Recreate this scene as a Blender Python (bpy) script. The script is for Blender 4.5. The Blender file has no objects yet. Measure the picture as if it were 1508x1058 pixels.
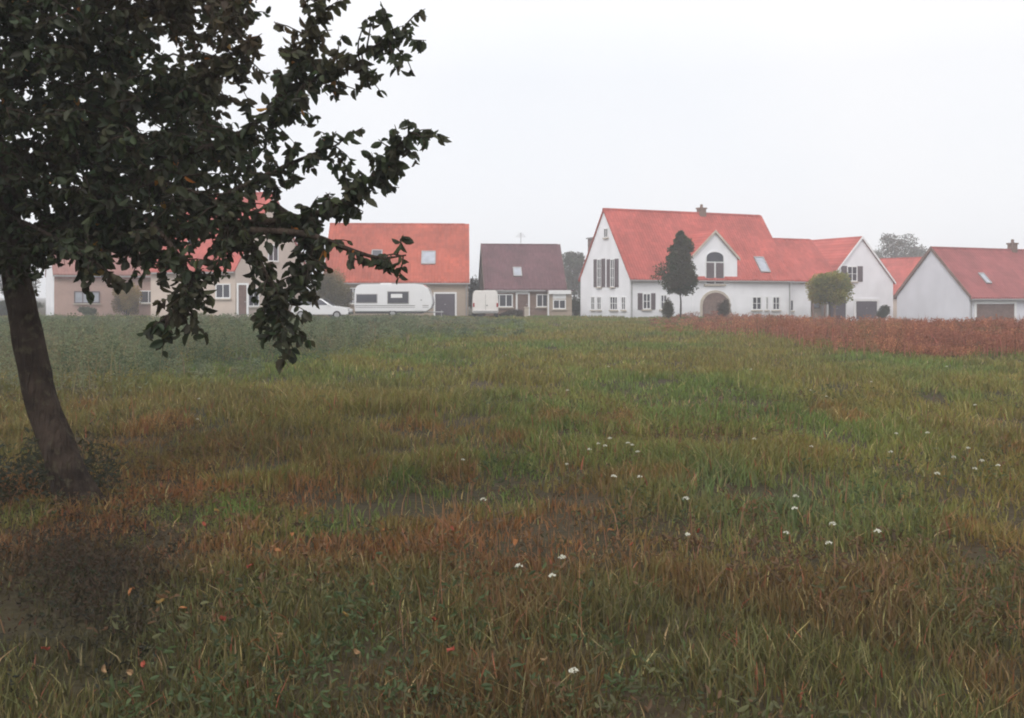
import bpy, bmesh, math, random
import numpy as np
from mathutils import Vector, Matrix

random.seed(7)
rng = np.random.default_rng(7)
C = bpy.context.scene.collection
SC = bpy.context.scene
R = math.radians

# ------------------------------------------------------------------ camera, sky, sun, exposure
F, CX, HZ, EYE = 1420.0, 754.0, 436.0, 1.7       # focal length, centre column, horizon row (photo pixels), eye height
cam_d = bpy.data.cameras.new('camera'); cam = bpy.data.objects.new('camera', cam_d); C.objects.link(cam)
cam.location = (0, 0, EYE); cam.rotation_euler = (R(90), 0, 0)
cam_d.sensor_width = 36; cam_d.lens = 36 * F / 1508
cam_d.shift_y = -(529 - HZ) / 1508
cam_d.clip_end = 3000
SC.camera = cam
SC.view_settings.view_transform = 'Standard'; SC.view_settings.look = 'None'
SC.view_settings.exposure = 0.17; SC.view_settings.gamma = 1.0
SC.cycles.max_bounces = 8
SC.cycles.diffuse_bounces = 3
SC.cycles.volume_bounces = 1
SC.cycles.pixel_filter_type = 'GAUSSIAN'
SC.cycles.filter_width = 2.2

SUN_EL, SUN_AZ = 48, 150
W = bpy.data.worlds.new('World'); SC.world = W; W.use_nodes = True
nt = W.node_tree; nt.nodes.clear()
out = nt.nodes.new('ShaderNodeOutputWorld'); bg = nt.nodes.new('ShaderNodeBackground')
sky = nt.nodes.new('ShaderNodeTexSky'); sky.sky_type = 'NISHITA'; sky.sun_disc = False
sky.sun_elevation = R(SUN_EL); sky.sun_rotation = R(SUN_AZ); sky.dust_density = 4
mix = nt.nodes.new('ShaderNodeMix'); mix.data_type = 'RGBA'; mix.inputs[0].default_value = 0.93
tc = nt.nodes.new('ShaderNodeTexCoord'); ns = nt.nodes.new('ShaderNodeTexNoise')
ns.inputs['Scale'].default_value = 2.2; ns.inputs['Detail'].default_value = 4
cr = nt.nodes.new('ShaderNodeValToRGB')
cr.color_ramp.elements[0].position = 0.3; cr.color_ramp.elements[0].color = (0.905, 0.925, 0.97, 1)
cr.color_ramp.elements[1].position = 0.65; cr.color_ramp.elements[1].color = (0.97, 0.965, 0.98, 1)
sc10 = nt.nodes.new('ShaderNodeVectorMath'); sc10.operation = 'SCALE'; sc10.inputs['Scale'].default_value = 10.0
nt.links.new(tc.outputs['Generated'], ns.inputs['Vector']); nt.links.new(ns.outputs['Fac'], cr.inputs['Fac'])
nt.links.new(cr.outputs['Color'], sc10.inputs[0])
# an overcast sky grows brighter towards the zenith
sxyz = nt.nodes.new('ShaderNodeSeparateXYZ'); nt.links.new(tc.outputs['Generated'], sxyz.inputs[0])
zen = nt.nodes.new('ShaderNodeMapRange'); zen.inputs[1].default_value = 0.22; zen.inputs[2].default_value = 1.0; zen.inputs[3].default_value = 9.75; zen.inputs[4].default_value = 18.0
nt.links.new(sxyz.outputs['Z'], zen.inputs[0]); nt.links.new(zen.outputs[0], sc10.inputs['Scale'])
nt.links.new(sky.outputs[0], mix.inputs[6]); nt.links.new(sc10.outputs[0], mix.inputs[7])
nt.links.new(mix.outputs[2], bg.inputs['Color']); bg.inputs['Strength'].default_value = 0.1
nt.links.new(bg.outputs[0], out.inputs['Surface'])

sun_d = bpy.data.lights.new('sun', 'SUN'); sun = bpy.data.objects.new('sun', sun_d); C.objects.link(sun)
sun_d.energy = 1.1; sun_d.angle = R(25); sun_d.color = (1, 0.96, 0.9)
# sun stands behind the camera, a little to the left
sun.rotation_euler = (R(90 - SUN_EL), 0, R(-25))

# ------------------------------------------------------------------ helpers
def P(px, py, d):
    return Vector(((px - CX) / F * d, d, EYE - (py - HZ) / F * d))

def tag(o, label=None, cat=None, group=None, kind=None):
    if label: o['label'] = label
    if cat: o['category'] = cat
    if group: o['group'] = group
    if kind: o['kind'] = kind
    return o

def thing(name, label, cat, loc=(0, 0, 0), rz=0.0, group=None):
    o = bpy.data.objects.new(name, None); C.objects.link(o)
    o.location = loc; o.rotation_euler = (0, 0, rz); o.empty_display_size = 0.3
    return tag(o, label, cat, group)

def link(name, me, mat, parent=None):
    o = bpy.data.objects.new(name, me); C.objects.link(o)
    if mat and not me.materials: me.materials.append(mat)
    if parent: o.parent = parent
    return o

def obj(name, bm, mat, parent=None, smooth=False, bevel=0):
    bmesh.ops.recalc_face_normals(bm, faces=bm.faces)
    if bevel:
        bmesh.ops.bevel(bm, geom=[e for e in bm.edges if e.calc_face_angle(0) > 0.6], offset=bevel, segments=2, affect='EDGES')
    me = bpy.data.meshes.new(name); bm.to_mesh(me); bm.free()
    if smooth:
        me.polygons.foreach_set('use_smooth', [True] * len(me.polygons))
    return link(name, me, mat, parent)

def box(bm, x0, x1, y0, y1, z0, z1):
    v = [bm.verts.new((x, y, z)) for z in (z0, z1) for y in (y0, y1) for x in (x0, x1)]
    for f in ((0, 1, 3, 2), (4, 6, 7, 5), (0, 4, 5, 1), (2, 3, 7, 6), (0, 2, 6, 4), (1, 5, 7, 3)):
        bm.faces.new([v[i] for i in f])

def prism(bm, pts, axis, a, b):
    """pts: 2-D outline; axis 'x' -> pts are (y,z) swept from x=a to b; axis 'y' -> pts are (x,z)"""
    n = len(pts)
    mk = (lambda p, t: (t, p[0], p[1])) if axis == 'x' else (lambda p, t: (p[0], t, p[1]))
    A = [bm.verts.new(mk(p, a)) for p in pts]; B = [bm.verts.new(mk(p, b)) for p in pts]
    bm.faces.new(A); bm.faces.new(B[::-1])
    for i in range(n):
        bm.faces.new((A[i], A[(i + 1) % n], B[(i + 1) % n], B[i]))

def cyl(bm, p, q, r0, r1=None, seg=10, cap=True):
    r1 = r0 if r1 is None else r1
    p, q = Vector(p), Vector(q); d = (q - p).normalized()
    a = d.orthogonal().normalized(); b = d.cross(a)
    A = []; B = []
    for i in range(seg):
        t = 2 * math.pi * i / seg; o = a * math.cos(t) + b * math.sin(t)
        A.append(bm.verts.new(p + o * r0)); B.append(bm.verts.new(q + o * r1))
    for i in range(seg):
        bm.faces.new((A[i], A[(i + 1) % seg], B[(i + 1) % seg], B[i]))
    if cap:
        bm.faces.new(A[::-1]); bm.faces.new(B)

def tube(bm, pts, rads, seg=8, wob=0.0):
    rings = []
    ref = Vector((0.3, 1, 0.1))
    for i, p in enumerate(pts):
        d = (pts[min(i + 1, len(pts) - 1)] - pts[max(i - 1, 0)]).normalized()
        a = d.cross(ref).normalized(); b = d.cross(a)
        ring = []
        for k in range(seg):
            t = 2 * math.pi * k / seg
            r = rads[i] * (1 + wob * (random.random() - 0.5))
            ring.append(bm.verts.new(p + (a * math.cos(t) + b * math.sin(t)) * r))
        rings.append(ring)
    for i in range(len(rings) - 1):
        for k in range(seg):
            bm.faces.new((rings[i][k], rings[i][(k + 1) % seg], rings[i + 1][(k + 1) % seg], rings[i + 1][k]))
    bm.faces.new(rings[0][::-1]); bm.faces.new(rings[-1])

def smooth_line(pts, n):
    """Catmull-Rom through pts, n steps per span"""
    q = [pts[0]] + list(pts) + [pts[-1]]; res = []
    for i in range(1, len(q) - 2):
        for k in range(n):
            t = k / n
            res.append(0.5 * ((2 * q[i]) + (q[i + 1] - q[i - 1]) * t + (2 * q[i - 1] - 5 * q[i] + 4 * q[i + 1] - q[i + 2]) * t * t
                              + (-q[i - 1] + 3 * q[i] - 3 * q[i + 1] + q[i + 2]) * t ** 3))
    res.append(pts[-1]); return res

def np_mesh(name, V, faces, col=None):
    """V (n,3); faces list of int arrays (m,k); col (n,3) a colour per vertex"""
    me = bpy.data.meshes.new(name)
    me.vertices.add(len(V)); me.vertices.foreach_set('co', V.astype(np.float32).ravel())
    idx = np.concatenate([f.ravel() for f in faces]); me.loops.add(len(idx)); me.loops.foreach_set('vertex_index', idx.astype(np.int32))
    tot = np.concatenate([np.full(len(f), f.shape[1]) for f in faces]); st = np.concatenate([[0], np.cumsum(tot)[:-1]])
    me.polygons.add(len(tot)); me.polygons.foreach_set('loop_start', st.astype(np.int32))
    if col is not None:
        at = me.attributes.new('tint', 'FLOAT_COLOR', 'POINT')
        at.data.foreach_set('color', np.concatenate([col, np.ones((len(V), 1))], 1).astype(np.float32).ravel())
    me.update(calc_edges=True); me.validate()
    return me

def unit(a): return a / np.maximum(np.linalg.norm(a, axis=1, keepdims=True), 1e-9)

def leaves_mesh(name, pos, direc, ln, wd, col, curl=0.12):
    """one small folded leaf per row"""
    n = len(pos); d = unit(direc)
    s = unit(np.cross(d, rng.normal(size=(n, 3)))); nn = np.cross(s, d)
    ln = np.asarray(ln).reshape(-1, 1) * np.ones((n, 1)); wd = np.asarray(wd).reshape(-1, 1) * np.ones((n, 1))
    def q(f, w, sgn): return pos + d * ln * f - nn * ln * curl * 1.6 * f * f + s * wd * (.5 * w * sgn) + nn * wd * (.32 * w)
    V = np.stack([pos, q(.2, .75, 1), q(.5, 1, 1), q(.8, .68, 1), pos + d * ln - nn * ln * curl * 1.6, q(.8, .68, -1), q(.5, 1, -1), q(.2, .75, -1)], 1)
    i = np.arange(n)[:, None] * 8
    return np_mesh(name, V.reshape(-1, 3), [np.concatenate([i + a for a in (0, 1, 2, 3, 4)], 1), np.concatenate([i + a for a in (0, 4, 5, 6, 7)], 1)], np.repeat(col, 8, 0))

def noise2(x, y, seed):
    """smooth value noise 0..1"""
    xi = np.floor(x).astype(np.int64); yi = np.floor(y).astype(np.int64); fx = x - xi; fy = y - yi
    def h(a, b):
        v = (a * 374761393 + b * 668265263 + seed * 1274126177) & 0x7fffffff
        v = ((v ^ (v >> 13)) * 1274126177) & 0x7fffffff
        return ((v ^ (v >> 16)) & 0xffff) / 65535.0
    u = fx * fx * (3 - 2 * fx); w = fy * fy * (3 - 2 * fy)
    return (h(xi, yi) * (1 - u) + h(xi + 1, yi) * u) * (1 - w) + (h(xi, yi + 1) * (1 - u) + h(xi + 1, yi + 1) * u) * w

def fbm(x, y, seed): return 0.55 * noise2(x, y, seed) + 0.3 * noise2(x * 2.1, y * 2.1, seed + 5) + 0.15 * noise2(x * 4.3, y * 4.3, seed + 9)

def sstep(a, b, x):
    t = np.clip((x - a) / (b - a), 0, 1); return t * t * (3 - 2 * t)

def ground_z(x, y):
    x = np.asarray(x, float); y = np.asarray(y, float)
    z = -0.6 * sstep(12, 36, x) * sstep(20, 60, y)
    amp = np.clip(np.abs(y) / 10, 0.2, 1) * (1 - sstep(60, 68, y))
    return z + amp * 0.16 * (fbm(x * .22, y * .22, 3) - 0.5)
def gz(x, y): return float(ground_z(x, y))

# ------------------------------------------------------------------ materials
def mat(name, col, rough=0.8, spec=0.3, var=0.0, scale=4.0, bump=0.0, bscale=30.0, metallic=0.0, coat=0.0):
    m = bpy.data.materials.new(name); m.use_nodes = True; n = m.node_tree; b = n.nodes['Principled BSDF']
    b.inputs['Roughness'].default_value = rough; b.inputs['Specular IOR Level'].default_value = spec
    b.inputs['Metallic'].default_value = metallic; b.inputs['Coat Weight'].default_value = coat
    t = n.nodes.new('ShaderNodeTexCoord')
    no = n.nodes.new('ShaderNodeTexNoise'); no.inputs['Scale'].default_value = scale; no.inputs['Detail'].default_value = 6
    n.links.new(t.outputs['Object'], no.inputs['Vector'])
    r = n.nodes.new('ShaderNodeValToRGB'); lo = [max(0, c * (1 - var)) for c in col]; hi = [min(1, c * (1 + var)) for c in col]
    r.color_ramp.elements[0].position = .3; r.color_ramp.elements[0].color = (*lo, 1)
    r.color_ramp.elements[1].position = .7; r.color_ramp.elements[1].color = (*hi, 1)
    n.links.new(no.outputs['Fac'], r.inputs['Fac']); n.links.new(r.outputs['Color'], b.inputs['Base Color'])
    if bump:
        n2 = n.nodes.new('ShaderNodeTexNoise'); n2.inputs['Scale'].default_value = bscale; n2.inputs['Detail'].default_value = 5
        n.links.new(t.outputs['Object'], n2.inputs['Vector'])
        bu = n.nodes.new('ShaderNodeBump'); bu.inputs['Strength'].default_value = bump; bu.inputs['Distance'].default_value = 0.05
        n.links.new(n2.outputs['Fac'], bu.inputs['Height']); n.links.new(bu.outputs['Normal'], b.inputs['Normal'])
    return m

def tile_mat(name, col, var=0.14):
    """clay pantiles: courses along the slope, columns along the ridge, per-tile colour"""
    m = mat(name, col, rough=0.75, spec=0.25, var=0.22, scale=0.45); n = m.node_tree; b = n.nodes['Principled BSDF']
    base = b.inputs['Base Color'].links[0].from_socket
    t = n.nodes.new('ShaderNodeTexCoord')
    sp = n.nodes.new('ShaderNodeSeparateXYZ'); n.links.new(t.outputs['Object'], sp.inputs[0])
    def mth(op, a, bb=None):
        q = n.nodes.new('ShaderNodeMath'); q.operation = op
        for k, v in enumerate((a, bb)):
            if v is None: continue
            if isinstance(v, (int, float)): q.inputs[k].default_value = v
            else: n.links.new(v, q.inputs[k])
        return q.outputs[0]
    u = mth('DIVIDE', sp.outputs['X'], 0.25); v = mth('DIVIDE', sp.outputs['Z'], 0.26)
    cu = mth('FLOOR', u); cv = mth('FLOOR', v); fu = mth('FRACT', u); fv = mth('FRACT', v)
    cb = n.nodes.new('ShaderNodeCombineXYZ'); n.links.new(cu, cb.inputs[0]); n.links.new(cv, cb.inputs[1])
    wn = n.nodes.new('ShaderNodeTexWhiteNoise'); wn.noise_dimensions = '3D'; n.links.new(cb.outputs[0], wn.inputs['Vector'])
    mr = n.nodes.new('ShaderNodeMapRange'); mr.inputs[3].default_value = 1 - var; mr.inputs[4].default_value = 1 + var * .6
    n.links.new(wn.outputs['Value'], mr.inputs[0])
    ve = n.nodes.new('ShaderNodeVectorMath'); ve.operation = 'SCALE'
    n.links.new(base, ve.inputs[0]); n.links.new(mr.outputs[0], ve.inputs['Scale'])
    n.links.new(ve.outputs[0], b.inputs['Base Color'])
    hgt = mth('ADD', mth('MULTIPLY', mth('SINE', mth('MULTIPLY', fu, 6.2832)), 0.5), mth('MULTIPLY', mth('SUBTRACT', 1.0, fv), 1.2))
    bu = n.nodes.new('ShaderNodeBump'); bu.inputs['Strength'].default_value = 0.7; bu.inputs['Distance'].default_value = 0.03
    n.links.new(hgt, bu.inputs['Height']); n.links.new(bu.outputs['Normal'], b.inputs['Normal'])
    return m

def brick_mat(name, c1, c2, mortar):
    m = mat(name, c1, rough=0.9, spec=0.15); n = m.node_tree; b = n.nodes['Principled BSDF']
    t = n.nodes.new('ShaderNodeTexCoord'); sp = n.nodes.new('ShaderNodeSeparateXYZ'); n.links.new(t.outputs['Object'], sp.inputs[0])
    ad = n.nodes.new('ShaderNodeMath'); ad.operation = 'ADD'; n.links.new(sp.outputs['X'], ad.inputs[0]); n.links.new(sp.outputs['Y'], ad.inputs[1])
    cb = n.nodes.new('ShaderNodeCombineXYZ'); n.links.new(ad.outputs[0], cb.inputs[0]); n.links.new(sp.outputs['Z'], cb.inputs[1])
    br = n.nodes.new('ShaderNodeTexBrick'); br.inputs['Scale'].default_value = 1; br.inputs['Brick Width'].default_value = .22; br.inputs['Row Height'].default_value = .07
    br.inputs['Mortar Size'].default_value = .008; br.inputs['Color1'].default_value = (*c1, 1); br.inputs['Color2'].default_value = (*c2, 1); br.inputs['Mortar'].default_value = (*mortar, 1)
    n.links.new(cb.outputs[0], br.inputs['Vector'])
    no = n.nodes.new('ShaderNodeTexNoise'); no.inputs['Scale'].default_value = 0.8; no.inputs['Detail'].default_value = 5; n.links.new(t.outputs['Object'], no.inputs['Vector'])
    mr = n.nodes.new('ShaderNodeMapRange'); mr.inputs[3].default_value = .8; mr.inputs[4].default_value = 1.2; n.links.new(no.outputs['Fac'], mr.inputs[0])
    ve = n.nodes.new('ShaderNodeVectorMath'); ve.operation = 'SCALE'; n.links.new(br.outputs['Color'], ve.inputs[0]); n.links.new(mr.outputs[0], ve.inputs['Scale'])
    n.links.new(ve.outputs[0], b.inputs['Base Color'])
    return m

def plant_mat(name, trans=0.35, rough=0.6):
    m = bpy.data.materials.new(name); m.use_nodes = True; n = m.node_tree; n.nodes.remove(n.nodes['Principled BSDF'])
    o = n.nodes['Material Output']
    a = n.nodes.new('ShaderNodeAttribute'); a.attribute_name = 'tint'
    d = n.nodes.new('ShaderNodeBsdfDiffuse'); tr = n.nodes.new('ShaderNodeBsdfTranslucent'); g = n.nodes.new('ShaderNodeBsdfGlossy')
    g.inputs['Roughness'].default_value = rough; g.inputs['Color'].default_value = (.5, .5, .5, 1)
    for s in (d, tr): n.links.new(a.outputs['Color'], s.inputs['Color'])
    m1 = n.nodes.new('ShaderNodeMixShader'); m1.inputs[0].default_value = trans; n.links.new(d.outputs[0], m1.inputs[1]); n.links.new(tr.outputs[0], m1.inputs[2])
    m2 = n.nodes.new('ShaderNodeMixShader'); m2.inputs[0].default_value = 0.035; n.links.new(m1.outputs[0], m2.inputs[1]); n.links.new(g.outputs[0], m2.inputs[2])
    n.links.new(m2.outputs[0], o.inputs['Surface'])
    return m

def weathered(m, lo=.95):
    """rain streaks down a rendered wall and a splash-stained plinth"""
    n = m.node_tree; b = n.nodes['Principled BSDF']; base = b.inputs['Base Color'].links[0].from_socket
    t = n.nodes.new('ShaderNodeTexCoord'); mp = n.nodes.new('ShaderNodeMapping'); mp.inputs['Scale'].default_value = (.9, .9, .35); n.links.new(t.outputs['Object'], mp.inputs[0])
    no = n.nodes.new('ShaderNodeTexNoise'); no.inputs['Scale'].default_value = 1.0; no.inputs['Detail'].default_value = 7; n.links.new(mp.outputs[0], no.inputs['Vector'])
    mr = n.nodes.new('ShaderNodeMapRange'); mr.inputs[1].default_value = .35; mr.inputs[2].default_value = .6; mr.inputs[3].default_value = lo; mr.inputs[4].default_value = 1; n.links.new(no.outputs['Fac'], mr.inputs[0])
    sp = n.nodes.new('ShaderNodeSeparateXYZ'); n.links.new(t.outputs['Object'], sp.inputs[0])
    pl = n.nodes.new('ShaderNodeMapRange'); pl.inputs[1].default_value = .1; pl.inputs[2].default_value = .9; pl.inputs[3].default_value = .8; pl.inputs[4].default_value = 1; n.links.new(sp.outputs['Z'], pl.inputs[0])
    mu = n.nodes.new('ShaderNodeMath'); mu.operation = 'MULTIPLY'; n.links.new(mr.outputs[0], mu.inputs[0]); n.links.new(pl.outputs[0], mu.inputs[1])
    ve = n.nodes.new('ShaderNodeVectorMath'); ve.operation = 'SCALE'; n.links.new(base, ve.inputs[0]); n.links.new(mu.outputs[0], ve.inputs['Scale']); n.links.new(ve.outputs[0], b.inputs['Base Color'])
    return m

M = dict(
    white_wall=weathered(mat('white_render', (.86, .86, .885), .9, .2, .05, .8, .15, 20)),
    grey_wall=weathered(mat('pale_grey_render', (.68, .68, .73), .9, .2, .05, .6, .15, 20)),
    cream_wall=weathered(mat('cream_render', (.60, .50, .43), .9, .2, .08, .7, .15, 20)),
    pink_brick=brick_mat('pink_brick', (.46, .29, .24), (.42, .26, .22), (.45, .38, .34)),
    tan_brick=brick_mat('tan_brick', (.40, .31, .24), (.36, .28, .21), (.42, .37, .32)),
    dark_brick=brick_mat('dark_brick', (.21, .13, .10), (.17, .105, .085), (.26, .21, .18)),
    red_tile=tile_mat('red_clay_tiles', (.39, .085, .068)),
    bright_tile=tile_mat('orange_red_clay_tiles', (.365, .078, .046)),
    rose_tile=tile_mat('faded_rose_tiles', (.27, .125, .105)),
    dark_tile=tile_mat('dull_brown_tiles', (.125, .060, .068)),
    crimson_tile=tile_mat('dull_crimson_tiles', (.27, .075, .072)),
    white_paint=mat('white_paint', (.78, .78, .78), .45, .4, .03),
    glass=mat('dark_window_glass', (.045, .045, .06), .12, .5, .2, 1.5),
    pale_glass=mat('pale_window_glass', (.35, .37, .42), .15, .5, .2, 1.5),
    shutter=mat('grey_brown_shutter_paint', (.13, .10, .11), .6, .3, .1),
    dark_door=mat('dark_plum_door_paint', (.085, .07, .09), .5, .4, .1),
    brown_door=mat('brown_door_wood', (.16, .10, .085), .6, .3, .2, 3),
    gutter=mat('grey_zinc', (.30, .29, .29), .5, .4, .1),
    wood_brown=mat('weathered_brown_wood', (.20, .14, .12), .8, .2, .2),
    chimney=brick_mat('grey_chimney_brick', (.30, .26, .25), (.26, .23, .22), (.35, .33, .32)),
    stone=mat('pale_stone', (.50, .44, .37), .9, .2, .15, 3, .3),
    car_white=mat('white_car_paint', (.76, .76, .77), .25, .5, .02, 2, coat=.6),
    van_paint=mat('pale_grey_van_paint', (.74, .71, .68), .35, .5, .04, 2, coat=.4),
    rubber=mat('tyre_rubber', (.02, .02, .02), .85, .2, .2),
    rim=mat('wheel_steel', (.45, .45, .46), .35, .5, .1, metallic=.7),
    lamp_red=mat('red_lamp_lens', (.35, .02, .02), .2, .5),
    lamp_clear=mat('clear_lamp_lens', (.6, .6, .6), .15, .6),
    black_trim=mat('black_plastic_trim', (.03, .03, .032), .6, .3),
    metal=mat('galvanised_metal', (.40, .40, .40), .45, .5, .1, metallic=.6),
    petal=mat('white_petals', (.50, .49, .40), .8, .2, .05),
    green_stem=mat('green_stem', (.08, .10, .035), .8, .2, .2),
)
LEAF = plant_mat('leaf_surface', .48)
GRASS = plant_mat('grass_blade_surface', .3)

def bark_mat():
    m = mat('rough_brown_bark', (.050, .036, .028), .95, .1, .5, 5, 0); n = m.node_tree; b = n.nodes['Principled BSDF']; base = b.inputs['Base Color'].links[0].from_socket
    t = n.nodes.new('ShaderNodeTexCoord'); mp = n.nodes.new('ShaderNodeMapping'); mp.inputs['Scale'].default_value = (22, 22, 4)
    li = n.nodes.new('ShaderNodeTexNoise'); li.inputs['Scale'].default_value = 16; li.inputs['Detail'].default_value = 7; n.links.new(t.outputs['Object'], li.inputs['Vector'])
    lm = n.nodes.new('ShaderNodeMapRange'); lm.inputs[1].default_value = .55; lm.inputs[2].default_value = .68; n.links.new(li.outputs['Fac'], lm.inputs[0])
    mx = n.nodes.new('ShaderNodeMix'); mx.data_type = 'RGBA'; mx.inputs[7].default_value = (.085, .072, .048, 1); n.links.new(lm.outputs[0], mx.inputs[0]); n.links.new(base, mx.inputs[6]); n.links.new(mx.outputs[2], b.inputs['Base Color'])
    n.links.new(t.outputs['Object'], mp.inputs[0])
    v = n.nodes.new('ShaderNodeTexVoronoi'); v.feature = 'DISTANCE_TO_EDGE'; v.inputs['Scale'].default_value = 1
    no = n.nodes.new('ShaderNodeTexNoise'); no.inputs['Scale'].default_value = 1.5; no.inputs['Detail'].default_value = 8
    n.links.new(mp.outputs[0], no.inputs['Vector']); ad = n.nodes.new('ShaderNodeVectorMath'); ad.operation = 'ADD'
    n.links.new(mp.outputs[0], ad.inputs[0]); n.links.new(no.outputs['Color'], ad.inputs[1]); n.links.new(ad.outputs[0], v.inputs['Vector'])
    bu = n.nodes.new('ShaderNodeBump'); bu.inputs['Strength'].default_value = 1; bu.inputs['Distance'].default_value = .05
    n.links.new(v.outputs['Distance'], bu.inputs['Height']); n.links.new(bu.outputs['Normal'], b.inputs['Normal'])
    return m
M['bark'] = bark_mat()
M['thin_bark'] = mat('grey_brown_twig_bark', (.06, .045, .035), .9, .1, .3, 6, .3)

# ------------------------------------------------------------------ ground
def ground_mat():
    m = bpy.data.materials.new('meadow_soil'); m.use_nodes = True; n = m.node_tree; b = n.nodes['Principled BSDF']
    b.inputs['Roughness'].default_value = .95; b.inputs['Specular IOR Level'].default_value = .1
    t = n.nodes.new('ShaderNodeTexCoord')
    a = n.nodes.new('ShaderNodeTexNoise'); a.inputs['Scale'].default_value = .35; a.inputs['Detail'].default_value = 8; n.links.new(t.outputs['Object'], a.inputs['Vector'])
    r = n.nodes.new('ShaderNodeValToRGB'); r.color_ramp.elements[0].position = .35; r.color_ramp.elements[0].color = (.040, .036, .018, 1)
    r.color_ramp.elements[1].position = .65; r.color_ramp.elements[1].color = (.062, .045, .027, 1); n.links.new(a.outputs['Fac'], r.inputs['Fac'])
    f = n.nodes.new('ShaderNodeTexNoise'); f.inputs['Scale'].default_value = 14; f.inputs['Detail'].default_value = 8; n.links.new(t.outputs['Object'], f.inputs['Vector'])
    mr = n.nodes.new('ShaderNodeMapRange'); mr.inputs[3].default_value = .5; mr.inputs[4].default_value = 1.4; n.links.new(f.outputs['Fac'], mr.inputs[0])
    v = n.nodes.new('ShaderNodeVectorMath'); v.operation = 'SCALE'; n.links.new(r.outputs['Color'], v.inputs[0]); n.links.new(mr.outputs[0], v.inputs['Scale'])
    n.links.new(v.outputs[0], b.inputs['Base Color'])
    bu = n.nodes.new('ShaderNodeBump'); bu.inputs['Strength'].default_value = .8; bu.inputs['Distance'].default_value = .06
    n.links.new(f.outputs['Fac'], bu.inputs['Height']); n.links.new(bu.outputs['Normal'], b.inputs['Normal'])
    return m
gx = np.concatenate([np.linspace(-700, -70, 12)[:-1], np.linspace(-70, 70, 180), np.linspace(70, 700, 12)[1:]])
gy = np.concatenate([np.linspace(-150, -8, 6)[:-1], np.linspace(-8, 110, 150), np.linspace(110, 900, 12)[1:]])
GX, GY = np.meshgrid(gx, gy); GZ = ground_z(GX, GY)
nx_, ny_ = len(gx), len(gy); ii = (np.arange(ny_ - 1)[:, None] * nx_ + np.arange(nx_ - 1)[None, :]).ravel()
gme = np_mesh('ground', np.stack([GX, GY, GZ], -1).reshape(-1, 3), [np.stack([ii, ii + 1, ii + nx_ + 1, ii + nx_], 1)])
tag(link('ground', gme, ground_mat()), kind='structure')

# ------------------------------------------------------------------ houses
def px_on(O, d, px, py):
    """where the column px meets the vertical plane through O along d: distance along d, and height of the row py there"""
    k = (px - CX) / F; t = (k * O[1] - O[0]) / (d[0] - k * d[1]); dep = O[1] + t * d[1]
    return t, EYE - (py - HZ) / F * dep

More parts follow.
